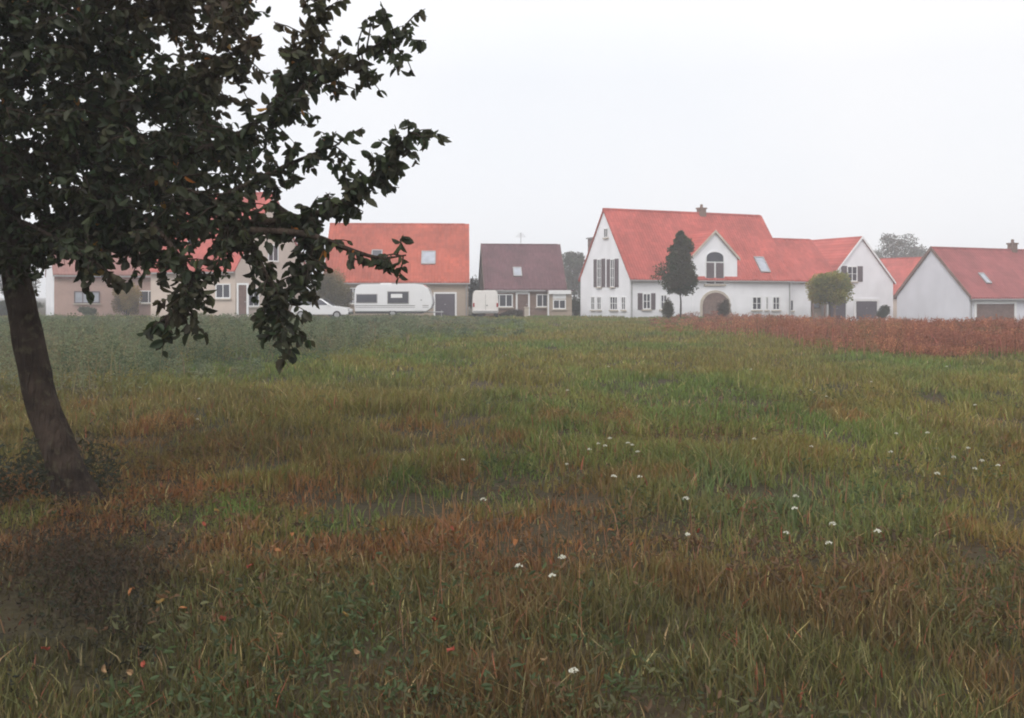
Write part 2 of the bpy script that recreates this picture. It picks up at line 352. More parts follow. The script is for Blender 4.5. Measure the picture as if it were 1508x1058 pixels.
class House:
    """local frame: x along the ridge, y from the front wall to the back, z up; origin = front left corner"""
    def __init__(s, name, label, corner, ang, L, Wd, eave, ridge, wall, roof, base=0.0, over=0.25, verge=0.12, roof_label=None, verge_mat=None):
        s.root = thing(name, label, 'house', (corner[0], corner[1], base), R(ang))
        s.O = corner; s.u = (math.cos(R(ang)), math.sin(R(ang))); s.v = (-s.u[1], s.u[0]); s.base = base
        s.L, s.W, s.eave, s.ridge = L, Wd, eave, ridge
        bm = bmesh.new(); prism(bm, [(0, -.6), (Wd, -.6), (Wd, eave), (Wd / 2, ridge), (0, eave)], 'x', 0, L)
        s.wall = obj('wall', bm, wall, s.root)
        s.roof = s.slopes(0, L, 0, Wd, eave, ridge, roof, over, verge)
        if verge_mat:
            sl = (ridge - eave) / (Wd / 2)
            for x0, x1 in ((-verge - .03, -verge), (L + verge, L + verge + .03)):
                bm = bmesh.new()
                prism(bm, [(-over, eave - over * sl - .04), (Wd / 2, ridge - .04), (Wd + over, eave - over * sl - .04), (Wd + over, eave - over * sl + .25), (Wd / 2, ridge + .27), (-over, eave - over * sl + .25)], 'x', x0, x1)
                obj('bargeboard', bm, verge_mat, s.roof)
    def slopes(s, x0, x1, y0, y1, eave, ridge, m, over=.25, verge=.12, th=.16, parent=None, name='roof'):
        mid = (y0 + y1) / 2; sl = (ridge - eave) / (mid - y0); e = eave - over * sl
        bm = bmesh.new()
        prism(bm, [(y0 - over, e + .01), (mid, ridge + .01), (y1 + over, e + .01), (y1 + over, e + th), (mid, ridge + th + .04), (y0 - over, e + th)], 'x', x0 - verge, x1 + verge)
        # ridge tiles
        n = int((x1 - x0 + 2 * verge) / .4)
        for i in range(n):
            a = x0 - verge + i * .4
            prism(bm, [(mid - .13, ridge + th - .1), (mid + .13, ridge + th - .1), (mid + .08, ridge + th + .08), (mid - .08, ridge + th + .08)], 'x', a, a + .385)
        o = obj(name, bm, m, parent or s.root); s.over, s.sl, s.e = over, sl, e
        g = bmesh.new(); box(g, x0 - verge, x1 + verge, y0 - over - .11, y0 - over - .005, e - .06, e + .05)
        obj('gutter', g, M['gutter'], o)
        return o
    # faces: 'front' (y=off), 'left' (x=0), 'right' (x=L)
    def at(s, face, a, out, z, off=0.0):
        if face == 'front': return (a, off - out, z)
        if face == 'left': return (-out, a, z)
        return (s.L + out, a, z)
    def rect(s, face, px0, py0, px1, py1, off=0.0):
        O = s.O; d = s.u
        if face == 'front': O = (s.O[0] + s.v[0] * off, s.O[1] + s.v[1] * off)
        elif face == 'left': d = s.v
        else: O = (s.O[0] + s.u[0] * s.L, s.O[1] + s.u[1] * s.L); d = s.v
        a0, z1 = px_on(O, d, px0, py0); a1, z0 = px_on(O, d, px1, py1)
        return min(a0, a1), max(a0, a1), z0 - s.base, z1 - s.base
    def fbox(s, bm, face, a0, a1, z0, z1, o0, o1, off=0.0):
        p = s.at(face, a0, o0, z0, off); q = s.at(face, a1, o1, z1, off)
        box(bm, min(p[0], q[0]), max(p[0], q[0]), min(p[1], q[1]), max(p[1], q[1]), z0, z1)
    def window(s, face, r, glass='glass', frame='white_paint', bars=1, fw=.09, off=0.0, sill=True, rows=0):
        a0, a1, z0, z1 = r; bm = bmesh.new()
        s.fbox(bm, face, a0, a0 + fw, z0, z1, .003, .07, off); s.fbox(bm, face, a1 - fw, a1, z0, z1, .003, .07, off)
        s.fbox(bm, face, a0 + fw, a1 - fw, z1 - fw, z1, .003, .07, off); s.fbox(bm, face, a0 + fw, a1 - fw, z0, z0 + fw, .003, .07, off)
        for k in range(bars):
            c = a0 + (a1 - a0) * (k + 1) / (bars + 1); s.fbox(bm, face, c - .035, c + .035, z0 + fw, z1 - fw, .003, .06, off)
        for k in range(rows):
            c = z0 + (z1 - z0) * (k + 1) / (rows + 1); s.fbox(bm, face, a0 + fw, a1 - fw, c - .02, c + .02, .003, .055, off)
        f = obj('window', bm, M[frame], s.root)
        bm = bmesh.new(); s.fbox(bm, face, a0 + fw * .6, a1 - fw * .6, z0 + fw * .6, z1 - fw * .6, .002, .025, off); obj('pane', bm, M[glass], f)
        if sill:
            bm = bmesh.new(); s.fbox(bm, face, a0 - .08, a1 + .08, z0 - .09, z0 - .004, .002, .13, off); obj('sill', bm, M['stone'], f)
        return f
    def shutters(s, face, r, w, off=0.0):
        a0, a1, z0, z1 = r
        for x in (a0 - w - .02, a1 + .02):
            bm = bmesh.new(); s.fbox(bm, face, x, x + w, z0, z1, .003, .05, off)
            for k in range(7):
                zz = z0 + (z1 - z0) * (k + .5) / 7; s.fbox(bm, face, x + .05, x + w - .05, zz - .05, zz + .05, .051, .068, off)
            obj('shutter', bm, M['shutter'], s.root)
    def door(s, face, r, m='dark_door', frame='white_paint', name='door', panels=5, off=0.0, fw=.14):
        a0, a1, z0, z1 = r; bm = bmesh.new()
        s.fbox(bm, face, a0 - fw, a0, z0, z1 + fw, .003, .08, off); s.fbox(bm, face, a1, a1 + fw, z0, z1 + fw, .003, .08, off); s.fbox(bm, face, a0, a1, z1, z1 + fw, .003, .08, off)
        d = bmesh.new(); s.fbox(d, face, a0, a1, z0, z1, .002, .03, off)
        for k in range(panels):
            p = z0 + (z1 - z0) * k / panels; s.fbox(d, face, a0 + .05, a1 - .05, p + .03, p + (z1 - z0) / panels - .03, .031, .045, off)
        o = obj(name, d, M[m], s.root); obj('frame', bm, M[frame], o)
        h = bmesh.new(); c = (a0 + a1) / 2 if name == 'garage_door' else a1 - .12
        s.fbox(h, face, c - .06, c + .06, z0 + .95, z0 + 1.0, .046, .09, off); obj('handle', h, M['metal'], o)
        return o
    def skylight(s, x, y, w, h, glass='pale_glass', y0=0.0, eave=None, sl=None):
        """roof window on the front slope, y measured back from the front wall"""
        eave = s.eave if eave is None else eave; sl = s.sl if sl is None else sl
        a = math.atan(sl); z = eave + (y - y0) * sl + .17
        Mx = Matrix.Translation((x, y, z)) @ Matrix.Rotation(a, 4, 'X')
        bm = bmesh.new()
        for b in ((-w / 2, w / 2, -h / 2, -h / 2 + .1), (-w / 2, w / 2, h / 2 - .1, h / 2), (-w / 2, -w / 2 + .09, -h / 2 + .1, h / 2 - .1), (w / 2 - .09, w / 2, -h / 2 + .1, h / 2 - .1)):
            box(bm, b[0], b[1], b[2], b[3], -.05, .09)
        bm.transform(Mx); f = obj('skylight', bm, M['gutter'], s.roof)
        bm = bmesh.new(); box(bm, -w / 2 + .08, w / 2 - .08, -h / 2 + .09, h / 2 - .09, -.04, .06); bm.transform(Mx); o = obj('pane', bm, M[glass], s.root)
        o.name = 'skylight_pane'
    def chimney(s, x, w, d, h, m='chimney', y=None):
        y = s.W / 2 if y is None else y; z = s.ridge - .5
        bm = bmesh.new(); box(bm, x - w / 2, x + w / 2, y - d / 2, y + d / 2, z, s.ridge + h); box(bm, x - w / 2 - .06, x + w / 2 + .06, y - d / 2 - .06, y + d / 2 + .06, s.ridge + h, s.ridge + h + .12)
        cyl(bm, (x, y, s.ridge + h + .12), (x, y, s.ridge + h + .4), .13, .11, 10)
        obj('chimney', bm, M[m], s.roof)
    def downpipe(s, face, a, z1, off=0.0):
        p = s.at(face, a, .08, 0, off); q = s.at(face, a, .08, z1, off); bm = bmesh.new(); cyl(bm, p, q, .045); obj('downpipe', bm, M['gutter'], s.root)

def corner_from(px, dep): return ((px - CX) / F * dep, dep)

# -- low rose brick house far left
c = corner_from(80, 76)
h = House('brick_house', 'low pinkish brick house with faded rose roof, behind the trunk of the fruit tree', c, 30, 13.5, 7.5, 3.45, 6.6, M['pink_brick'], M['rose_tile'], over=.2)
bm = bmesh.new(); prism(bm, [(0.02, -.5), (7.48, -.5), (7.48, 3.4), (3.75, 6.5), (.02, 3.4)], 'x', -.06, -.004); obj('gable_panel', bm, M['white_wall'], h.root)
h.window('front', h.rect('front', 109, 429, 147, 447), 'pale_glass', 'shutter', 2)
h.window('front', h.rect('front', 205, 428, 232, 447), 'glass', 'white_paint', 1)
h.door('front', h.rect('front', 250, 424, 264, 462), 'dark_door')
h.chimney(9.5, .7, .6, .7, 'dark_brick')
bm = bmesh.new(); h.fbox(bm, 'front', 0, 13.5, 3.05, 3.2, .003, .2); obj('fascia', bm, M['rose_tile'], h.root)

# -- tall red house behind the hanging branches
c = corner_from(222, 72)
h = House('tall_house', 'tall cream house with steep red roof half hidden behind hanging leafy branches', c, -22, 7.7, 9.0, 3.8, 9.5, M['cream_wall'], M['red_tile'], base=-.1)
h.window('front', h.rect('front', 270, 418, 290, 440)); h.window('front', h.rect('front', 318, 418, 340, 440)); h.door('front', h.rect('front', 352, 420, 364, 465), 'brown_door')
h.window('right', (1.4, 2.7, 1.0, 2.4)); h.window('right', (5.8, 7.1, 1.0, 2.4)); h.window('right', (3.8, 5.1, 4.4, 5.7))
h.skylight(2.6, 1.7, .8, 1.2); h.chimney(5.6, .7, .6, .6)

# -- red roofed house with dark garage door, behind the caravan
c = corner_from(478, 79)
h = House('garage_house', 'tan brick house with broad orange red roof and dark garage door, behind the white caravan', c, 3, 11.75, 8.2, 3.0, 7.75, M['tan_brick'], M['bright_tile'], verge_mat=M['white_paint'])
h.door('front', h.rect('front', 641, 433, 670, 466), 'dark_door', name='garage_door', panels=4)
h.window('front', h.rect('front', 590, 424, 622, 446), bars=2); h.window('front', h.rect('front', 500, 424, 530, 448), bars=2)
def sky_at(h, px, py, w, hh, glass='pale_glass'):
    # march along the pixel's ray to the front roof slope
    for t in np.linspace(50, 110, 1200):
        p = P(px, py, t); lx = (p.x - h.O[0]) * h.u[0] + (p.y - h.O[1]) * h.u[1]; ly = (p.x - h.O[0]) * h.v[0] + (p.y - h.O[1]) * h.v[1]
        if p.z - h.base < h.eave + ly * h.sl + .17: h.skylight(lx, ly, w, hh, glass); return
sky_at(h, 631, 380, 1.2, 1.5, 'pale_glass'); sky_at(h, 555, 377, .9, 1.2, 'glass'); h.downpipe('front', 11.6, 2.6)

# -- dark brick house with the small side garage
c = corner_from(715, 81)
h = House('dark_brick_house', 'small dark brick house under a dull brown roof, between two red roofed houses', c, 6, 6.75, 7.2, 2.35, 6.05, M['dark_brick'], M['dark_tile'], verge_mat=M['wood_brown'], over=.2)
sky_at(h, 762, 401, .75, 1.1, 'pale_glass')
bm = bmesh.new(); h.fbox(bm, 'front', .3, 3.6, 1.98, 2.16, .003, .12); obj('fascia', bm, M['white_paint'], h.root)
h.window('front', (.6, 2.3, .75, 1.85), bars=2); h.door('front', (2.7, 3.6, 0, 1.85), 'brown_door', panels=4); h.window('front', (4.3, 5.9, .75, 1.85), bars=2)
bm = bmesh.new(); cyl(bm, (3.4, 3.6, 6.0), (3.4, 3.6, 7.3), .025); 
for k in range(4): cyl(bm, (3.4 - .45 + .08 * k, 3.6, 6.9 + .1 * k), (3.4 + .45 - .08 * k, 3.6, 6.9 + .1 * k), .012)
obj('aerial', bm, M['gutter'], h.roof)
bm = bmesh.new(); prism(bm, [(0, -.5), (6, -.5), (6, 2.1), (0, 2.1)], 'x', 5.2, 7.1)
bm.transform(Matrix.Translation((0, -1.4, 0))); obj('porch', bm, M['tan_brick'], h.root)
bm = bmesh.new(); box(bm, 5.05, 7.25, -1.6, .4, 2.1, 2.2); obj('porch_roof', bm, M['dark_tile'], h.root)
bm = bmesh.new(); box(bm, 5.1, 7.0, -1.66, -1.605, 1.85, 2.17); box(bm, 5.5, 6.6, -1.47, -1.405, 1.45, 1.85); obj('fascia', bm, M['white_paint'], h.root)
h.window('front', (5.5, 6.6, .6, 1.4), bars=1, off=-1.4)
bm = bmesh.new(); box(bm, 5.05, 5.17, -1.55, -1.43, 0, 1.85); obj('post', bm, M['white_paint'], h.root)

# -- the big white house with the gabled bay and the right wing
ANG = 25; u_ = (math.cos(R(ANG)), math.sin(R(ANG)))
Fx, Fy = 8.95, 73.2
h = House('white_house', 'large white house with long red roof, tall front gable and shuttered end wall', (Fx, Fy), ANG, 15.6, 7.7, 3.15, 8.45, M['white_wall'], M['red_tile'], over=.2, verge=.1)
h.roof['label'] = 'steep red tiled main roof'
WH = h
# left gable end
for (p0, p1) in ((880, 886), (899.5, 905.5)):
    r = h.rect('left', p0, 382, p1, 423); h.window('left', r, bars=1, rows=2, fw=.07)
    h.shutters('left', r, .55)
h.window('left', h.rect('left', 890, 337, 896, 350), bars=1, fw=.06)
for (p0, p1) in ((871, 876.5), (880, 886), (899, 910), (916, 922)):
    h.window('left', h.rect('left', p0, 437, p1, 457), bars=1 if p1 - p0 < 8 else 2, rows=1, fw=.07)
# front
r = h.rect('front', 946, 432, 958, 456); h.window('front', r, bars=1, rows=1); h.shutters('front', (r[0], r[1], r[2], r[3]), .4)
r = h.rect('front', 972, 434, 982, 456); h.window('front', r, bars=1, rows=1)
for (p0, p1) in ((1107, 1121), (1127, 1131), (1137, 1148)):
    h.window('front', h.rect('front', p0, 437, p1, 457), bars=1 if p1 - p0 > 6 else 0, rows=1)
# gabled bay (5 cm proud of the front wall)
b0, _, _, _ = h.rect('front', 1018, 400, 1085, 440); _, b1, _, _ = h.rect('front', 1018, 400, 1085, 440); bc = (b0 + b1) / 2; be, br = 4.75, 6.75
bm = bmesh.new(); prism(bm, [(b0, -.6), (b1, -.6), (b1, be), (bc, br), (b0, be)], 'y', -.05, 2.4); obj('gable_bay', bm, M['white_wall'], h.root)
bm = bmesh.new(); sl = (br - be) / (bc - b0); ov = .2; e = be - ov * sl
prism(bm, [(b0 - ov, e + .01), (bc, br + .01), (b1 + ov, e + .01), (b1 + ov, e + .15), (bc, br + .17), (b0 - ov, e + .15)], 'y', -.17, 2.75)
gr = obj('bay_roof', bm, M['red_tile'], h.root)
bm = bmesh.new(); prism(bm, [(b0 - ov, e - .06), (bc, br - .05), (b1 + ov, e - .06), (b1 + ov, e + .17), (bc, br + .19), (b0 - ov, e + .17)], 'y', -.2, -.172); obj('bargeboard', bm, M['stone'], gr)
def arch_pts(a0, a1, z0, z1, n=10):
    r = (a1 - a0) / 2; rise = min(r, (z1 - z0) * .5); c = (a0 + a1) / 2; pts = [(a0, z0), (a1, z0)]
    for i in range(n + 1):
        t = math.pi * i / n; pts.append((c + r * math.cos(t), z1 - rise + rise * math.sin(t)))
    return pts
r = h.rect('front', 1038, 369, 1066, 419, -.05); a0, a1, z0, z1 = r
bm = bmesh.new(); prism(bm, arch_pts(a0, a1, z0, z1), 'y', -.12, -.052); f = obj('arched_window', bm, M['white_paint'], h.root)
bm = bmesh.new(); prism(bm, arch_pts(a0 + .12, a1 - .12, z1 - (a1 - a0) / 2 + .05, z1 - .12), 'y', -.14, -.121)
zt = z1 - (a1 - a0) / 2 - .05
obj('pane', bm, M['glass'], f)
for xa, xb in ((a0 + .1, (a0 + a1) / 2 - .09), ((a0 + a1) / 2 + .09, a1 - .1)):
    bm = bmesh.new(); box(bm, xa, xb, -.15, -.121, z0 + .06, zt)
    for k in range(9):
        zz = z0 + .06 + (zt - z0 - .06) * (k + .5) / 9; box(bm, xa + .06, xb - .06, -.165, -.151, zz - .05, zz + .05)
    obj('shutter', bm, M['shutter'], f)
bm = bmesh.new(); box(bm, a0 - .1, a1 + .1, -.2, -.053, z0 - .12, z0 - .003); obj('sill', bm, M['stone'], f)
r = h.rect('front', 1034, 431, 1072, 462, -.05); a0, a1, z0, z1 = r
bm = bmesh.new(); prism(bm, arch_pts(a0 - .2, a1 + .2, -.05, z1 + .18), 'y', -.13, -.052); f = obj('arched_doorway', bm, M['stone'], h.root)
bm = bmesh.new(); prism(bm, arch_pts(a0, a1, -.04, z1), 'y', -.16, -.131); d = obj('door_leaf', bm, M['brown_door'], f)
bm = bmesh.new(); n = 6
for k in range(n):
    x = a0 + .1 + (a1 - a0 - .2) * k / n; box(bm, x + .03, x + (a1 - a0 - .2) / n - .03, -.175, -.161, .15, 1.35)
bm.transform(Matrix()); o = obj('door_panel', bm, M['wood_brown'], f)
h.downpipe('front', .12, 2.8); h.downpipe('front', 15.4, 2.8)
r_, z_ = px_on((Fx - 3.85 * -h.v[0], Fy + 3.85 * h.v[1]), h.u, 1033, 300); h.chimney(r_, .6, .5, .5, 'dark_brick')
sky_at(h, 1122, 391, 1.0, 1.6, 'pale_glass')
# dormer on the rear slope, seen past the verge
bm = bmesh.new(); box(bm, .3, 1.6, 5.2, 7.0, 4.4, 6.4); o = obj('rear_dormer', bm, M['wood_brown'], h.root)
bm = bmesh.new(); box(bm, .2, 1.7, 5.1, 7.15, 6.4, 6.5); obj('dormer_roof', bm, M['gutter'], o)
# link: lower roof, set back a little
x0, x1 = 15.6, 21.2; yl = .35
bm = bmesh.new(); prism(bm, [(yl, -.6), (7.2, -.6), (7.2, 3.05), ((yl + 7.2) / 2, 6.5), (yl, 3.05)], 'x', x0 + .003, 18.0); obj('link_wall', bm, M['white_wall'], h.root)
bm = bmesh.new(); prism(bm, [(2.2, -.6), (7.2, -.6), (7.2, 3.05), ((yl + 7.2) / 2, 6.5), (2.2, 4.7)], 'x', 18.004, x1); obj('porch_wall', bm, M['cream_wall'], h.root)
h2 = h.slopes(x0 + .15, x1, yl, 7.2, 3.05, 6.5, M['red_tile'], .2, 0, name='link_roof')
h.sl = (8.45 - 3.15) / 3.85
r = h.rect('front', 1161, 442, 1168, 458, yl); h.window('front', r, bars=0, off=yl, fw=.06)
for xx in (18.3, 19.6, 20.7):
    bm = bmesh.new(); box(bm, xx - .07, xx + .07, yl - .02, yl + .12, -.3, 2.95); obj('porch_post', bm, M['wood_brown'], h.root)
h.door('front', (18.6, 19.5, -.2, 1.95), 'brown_door', off=2.2); h.window('front', (19.8, 20.7, .6, 2.0), 'pale_glass', 'wood_brown', 0, off=2.2)
# right wing: ridge runs front to back
wl, wr, wy = 20.9, 28.4, 1.3; we, wri = 2.95, 6.75; wc = (wl + wr) / 2
bm = bmesh.new(); prism(bm, [(wl, -.9), (wr, -.9), (wr, we), (wc, wri), (wl, we)], 'y', wy, wy + 11); obj('wing_wall', bm, M['white_wall'], h.root)
sl = (wri - we) / (wc - wl); ov = .2; e = we - ov * sl; bm = bmesh.new()
prism(bm, [(wl - ov, e + .01), (wc, wri + .01), (wr + ov, e + .01), (wr + ov, e + .17), (wc, wri + .2), (wl - ov, e + .17)], 'y', wy - .12, wy + 11.1)
wroof = obj('wing_roof', bm, M['red_tile'], h.root)
bm = bmesh.new(); prism(bm, [(wl - ov, e - .03), (wc, wri - .03), (wr + ov, e - .03), (wr + ov, e + .18), (wc, wri + .22), (wl - ov, e + .18)], 'y', wy - .16, wy - .123); obj('bargeboard', bm, M['white_paint'], wroof)
r = h.rect('front', 1247, 392, 1262, 415, wy); h.window('front', r, bars=1, rows=1, off=wy); h.shutters('front', r, .62, off=wy)
a0, a1, z0, z1 = h.rect('front', 1219, 442, 1245, 474, wy); h.door('front', (a0, a1, -.35, z1), 'dark_door', name='garage_door', panels=4, off=wy)
a0, a1, z0, z1 = h.rect('front', 1260, 444, 1291, 474, wy); h.door('front', (a0, a1, -.35, z1), 'dark_door', name='garage_door', panels=4, off=wy, fw=.22)

# -- small red roof behind, between the wing and the right hand house
c = corner_from(1352, 96)
h = House('back_house', 'small red roofed house glimpsed behind, between the white wing and the grey gabled house', c, -52, 9, 8, 2.5, 6.1, M['cream_wall'], M['red_tile'], base=-.6)
h.O = c; o = h.root; o.location = (c[0] - 9 * h.u[0] , c[1] - 9 * h.u[1], -.6); h.O = (o.location[0], o.location[1])
h.window('front', (3, 4.4, .9, 2.0))

# -- grey gabled house at the right edge
ap = ((1372 - CX) / F * 74, 74); half = 3.4
c = (ap[0] + half * math.sin(R(ANG)), ap[1] - half * math.cos(R(ANG)))
h = House('grey_gabled_house', 'low house with plain grey white gable wall and crimson roof at the right edge', c, ANG, 15, 2 * half, 2.35, 5.9, M['grey_wall'], M['crimson_tile'], base=-.65, verge_mat=M['wood_brown'], verge=.1)
a0, a1, z0, z1 = h.rect('front', 1437, 448, 1493, 475); h.door('front', (a0, a1, -.2, z1), 'brown_door', name='garage_door', panels=4, fw=.2)
h.window('front', (a1 + 1.2, a1 + 2.6, .9, 2.0), bars=1); sky_at(h, 1450, 411, .6, 1.1, 'pale_glass')
bm = bmesh.new(); h.fbox(bm, 'front', .1, 14.9, 2.02, 2.16, .003, .1); obj('fascia', bm, M['white_paint'], h.root)
a0, _ = px_on((ap[0], ap[1]), h.u, 1491, 360); h.chimney(a0, .55, .5, .6, 'dark_brick'); h.downpipe('front', .1, 2.0)

# ------------------------------------------------------------------ vehicles
def wheel(parent, x, y, r, w, side):
    bm = bmesh.new(); cyl(bm, (x, y, r), (x, y + w, r), r, seg=20); t = obj('wheel', bm, M['rubber'], parent, bevel=.015)
    bm = bmesh.new(); yy = (y - .012, y - .002) if side < 0 else (y + w + .002, y + w + .012)
    cyl(bm, (x, yy[0], r), (x, yy[1], r), r * .62, seg=16); obj('rim', bm, M['rim'], t)

def caravan():
    x0, x1 = (522 - CX) / F * 73.5, (637 - CX) / F * 73.5; L = x1 - x0; w = 2.2; z = gz(x0, 73)
    t = thing('caravan', 'white touring caravan with wide dark windows parked before the tan brick house', 'caravan', (x0, 73.5, z), R(0))
    pr = [(0.02, .5), (L - .5, .5), (L - .12, .75), (L, 1.15), (L - .1, 1.7), (L - .35, 2.25), (L - .75, 2.55), (L - 1.3, 2.62), (.5, 2.58), (.15, 2.45), (0, 2.1), (-.03, 1.2)]
    bm = bmesh.new(); prism(bm, pr, 'y', 0, w); b = obj('body', bm, M['car_white'], t, bevel=.05)
    def win(a, bq, z0, z1, mid=False):
        bm = bmesh.new(); box(bm, a, bq, -.035, -.003, z0, z1); f = obj('window', bm, M['gutter'], t, bevel=.012)
        bm = bmesh.new(); box(bm, a + .06, bq - .06, -.05, -.036, z0 + .06, z1 - .06); obj('pane', bm, M['glass'], f)
        if mid:
            bm = bmesh.new(); box(bm, a + .28, bq - .5, -.056, -.051, z0 + .45, z1 - .2); obj('curtain', bm, M['white_paint'], f)
    win(.12, 1.75, 1.15, 1.85); win(2.5, 4.15, 1.1, 2.05, True); 
    bm = bmesh.new(); box(bm, 4.6, 5.2, -.02, -.003, .6, 2.3); d = obj('door', bm, M['car_white'], t, bevel=.008)
    bm = bmesh.new(); box(bm, 5.05, 5.13, -.05, -.021, 1.35, 1.41); obj('handle', bm, M['black_trim'], d)
    bm = bmesh.new(); box(bm, .05, L - .3, -.012, -.003, .92, .99); box(bm, .05, L - .3, -.012, -.003, .8, .84); obj('stripe', bm, M['gutter'], t)
    bm = bmesh.new(); box(bm, .05, L - .8, .06, w - .06, .35, .499); obj('chassis', bm, M['black_trim'], t)
    wheel(t, 2.9, .05, .33, .2, -1); wheel(t, 2.9, w - .25, .33, .2, 1)
    bm = bmesh.new(); cyl(bm, (L - .7, .5, .45), (L + .75, w / 2, .45), .04); cyl(bm, (L - .7, w - .5, .45), (L + .75, w / 2, .45), .04); cyl(bm, (L + .6, w / 2, 0), (L + .6, w / 2, .6), .03); cyl(bm, (L + .6, w / 2 - .04, .08), (L + .6, w / 2 + .04, .08), .08); obj('drawbar', bm, M['metal'], t)
    bm = bmesh.new(); box(bm, 1.9, 2.7, .6, 1.4, 2.56, 2.68); obj('roof_hatch', bm, M['white_paint'], t)
caravan()

def side_car():
    dep = 71; x0 = (428 - CX) / F * dep; z = gz(x0, dep)
    t = thing('parked_car', 'white car parked side on, left of the caravan, bonnet to the right', 'car', (x0, dep, z), 0)
    L, w = 4.3, 1.7
    low = [(.05, .3), (4.2, .3), (4.3, .5), (4.25, .72), (4.0, .84), (3.0, .98), (.4, 1.0), (.08, .85), (0, .55)]
    bm = bmesh.new(); prism(bm, low, 'y', 0, w); obj('body', bm, M['car_white'], t, bevel=.05)
    bm = bmesh.new()
    A = [(.25, .99), (3.05, .97), (2.25, 1.46), (1.9, 1.52), (.9, 1.52), (.55, 1.42)]
    f0 = [bm.verts.new((p[0], .08 + (.14 if p[1] > 1.2 else 0), p[1])) for p in A]; f1 = [bm.verts.new((p[0], w - .08 - (.14 if p[1] > 1.2 else 0), p[1])) for p in A]
    bm.faces.new(f0); bm.faces.new(f1[::-1])
    for i in range(6): bm.faces.new((f0[i], f0[(i + 1) % 6], f1[(i + 1) % 6], f1[i]))
    obj('cabin', bm, M['car_white'], t, bevel=.03)
    for (a, b, c_, d_) in ((.6, 1.5, .75, 1.5), (1.6, 2.75, 1.6, 2.2)):
        for y0, y1, y2, y3 in ((.055, .175, .045, .165), (w - .055, w - .175, w - .045, w - .165)):
            bm = bmesh.new()
            q = [bm.verts.new(p) for p in ((a, y0, 1.03), (b, y0, 1.03), (d_, y1, 1.42), (c_, y1, 1.42))]; q2 = [bm.verts.new(p) for p in ((a, y2, 1.03), (b, y2, 1.03), (d_, y3, 1.42), (c_, y3, 1.42))]
            bm.faces.new(q2); bm.faces.new(q[::-1])
            for i in range(4): bm.faces.new((q[i], q[(i + 1) % 4], q2[(i + 1) % 4], q2[i]))
            obj('side_window', bm, M['glass'], t)
    bm = bmesh.new(); q = [(3.02, .2, 1.01), (3.02, w - .2, 1.01), (2.32, w - .27, 1.44), (2.32, .27, 1.44)]
    A_ = [bm.verts.new((p[0] + .03, p[1], p[2] + .03)) for p in q]; B_ = [bm.verts.new(p) for p in q]; bm.faces.new(A_); bm.faces.new(B_[::-1])
    for i in range(4): bm.faces.new((A_[i], A_[(i + 1) % 4], B_[(i + 1) % 4], B_[i]))
    obj('windscreen', bm, M['glass'], t)
    for y in (.05, w - .35):
        bm = bmesh.new(); box(bm, 4.2, 4.31, y, y + .3, .58, .72); obj('headlight', bm, M['lamp_clear'], t, bevel=.02)
    bm = bmesh.new(); box(bm, -.06, .06, .02, w - .02, .35, .52); box(bm, 4.24, 4.36, .02, w - .02, .33, .5); obj('bumper', bm, M['black_trim'], t, bevel=.02)
    for x in (.75, 3.4):
        wheel(t, x, -.03, .3, .2, -1); wheel(t, x, w - .17, .3, .2, 1)
    bm = bmesh.new(); box(bm, 2.7, 2.85, -.12, .02, .98, 1.1); obj('wing_mirror', bm, M['car_white'], t, bevel=.02)
side_car()

def van():
    dep = 74; cx = (715 - CX) / F * dep; z = gz(cx, dep)
    t = thing('parked_van', 'pale windowless boxy van seen end on, beside the dark brick house', 'van', (cx, dep, z), R(3))
    bm = bmesh.new(); prism(bm, [(-.98, .35), (.98, .35), (1.0, 1.0), (.95, 1.85), (.82, 2.12), (-.82, 2.12), (-.95, 1.85), (-1.0, 1.0)], 'y', 0, 4.6); obj('body', bm, M['van_paint'], t, bevel=.05)
    for x0 in (-.97, .84):
        bm = bmesh.new(); box(bm, x0, x0 + .13, -.04, .05, .85, 1.15); obj('tail_light', bm, M['lamp_red'], t, bevel=.01)
    bm = bmesh.new(); box(bm, -.95, .95, -.12, .02, .38, .56); obj('bumper', bm, M['gutter'], t, bevel=.02)
    bm = bmesh.new(); box(bm, -.008, .008, -.008, -.002, .6, 1.85); obj('door_seam', bm, M['black_trim'], t)
    bm = bmesh.new(); box(bm, .05, .17, -.04, -.003, .95, 1.0); obj('handle', bm, M['black_trim'], t)
    for y in (.7, 3.6):
        for x in (-.97, .77):
            bm = bmesh.new(); cyl(bm, (x, y, .32), (x + .2, y, .32), .32, seg=18); obj('wheel', bm, M['rubber'], t, bevel=.015)
van()

# gate pier and hedge in front of the dark house
dep = 76; p = P(775.5, 470, dep)
t = thing('gate_pier', 'short pale stone gate pier in front of the dark brick house', 'gate post', (p.x, dep, gz(p.x, dep)))
bm = bmesh.new(); box(bm, -.17, .17, -.17, .17, -.1, .75); obj('shaft', bm, M['stone'], t, bevel=.02)
bm = bmesh.new(); box(bm, -.22, .22, -.22, .22, .751, .83); obj('cap', bm, M['stone'], t, bevel=.02)

# ------------------------------------------------------------------ trees and shrubs
def tint(n, base, var=.25, hue=.12):
    k = 1 + var * (rng.random((n, 1)) * 2 - 1); hs = 1 + hue * (rng.random((n, 3)) * 2 - 1)
    return np.array(base)[None, :] * k * hs

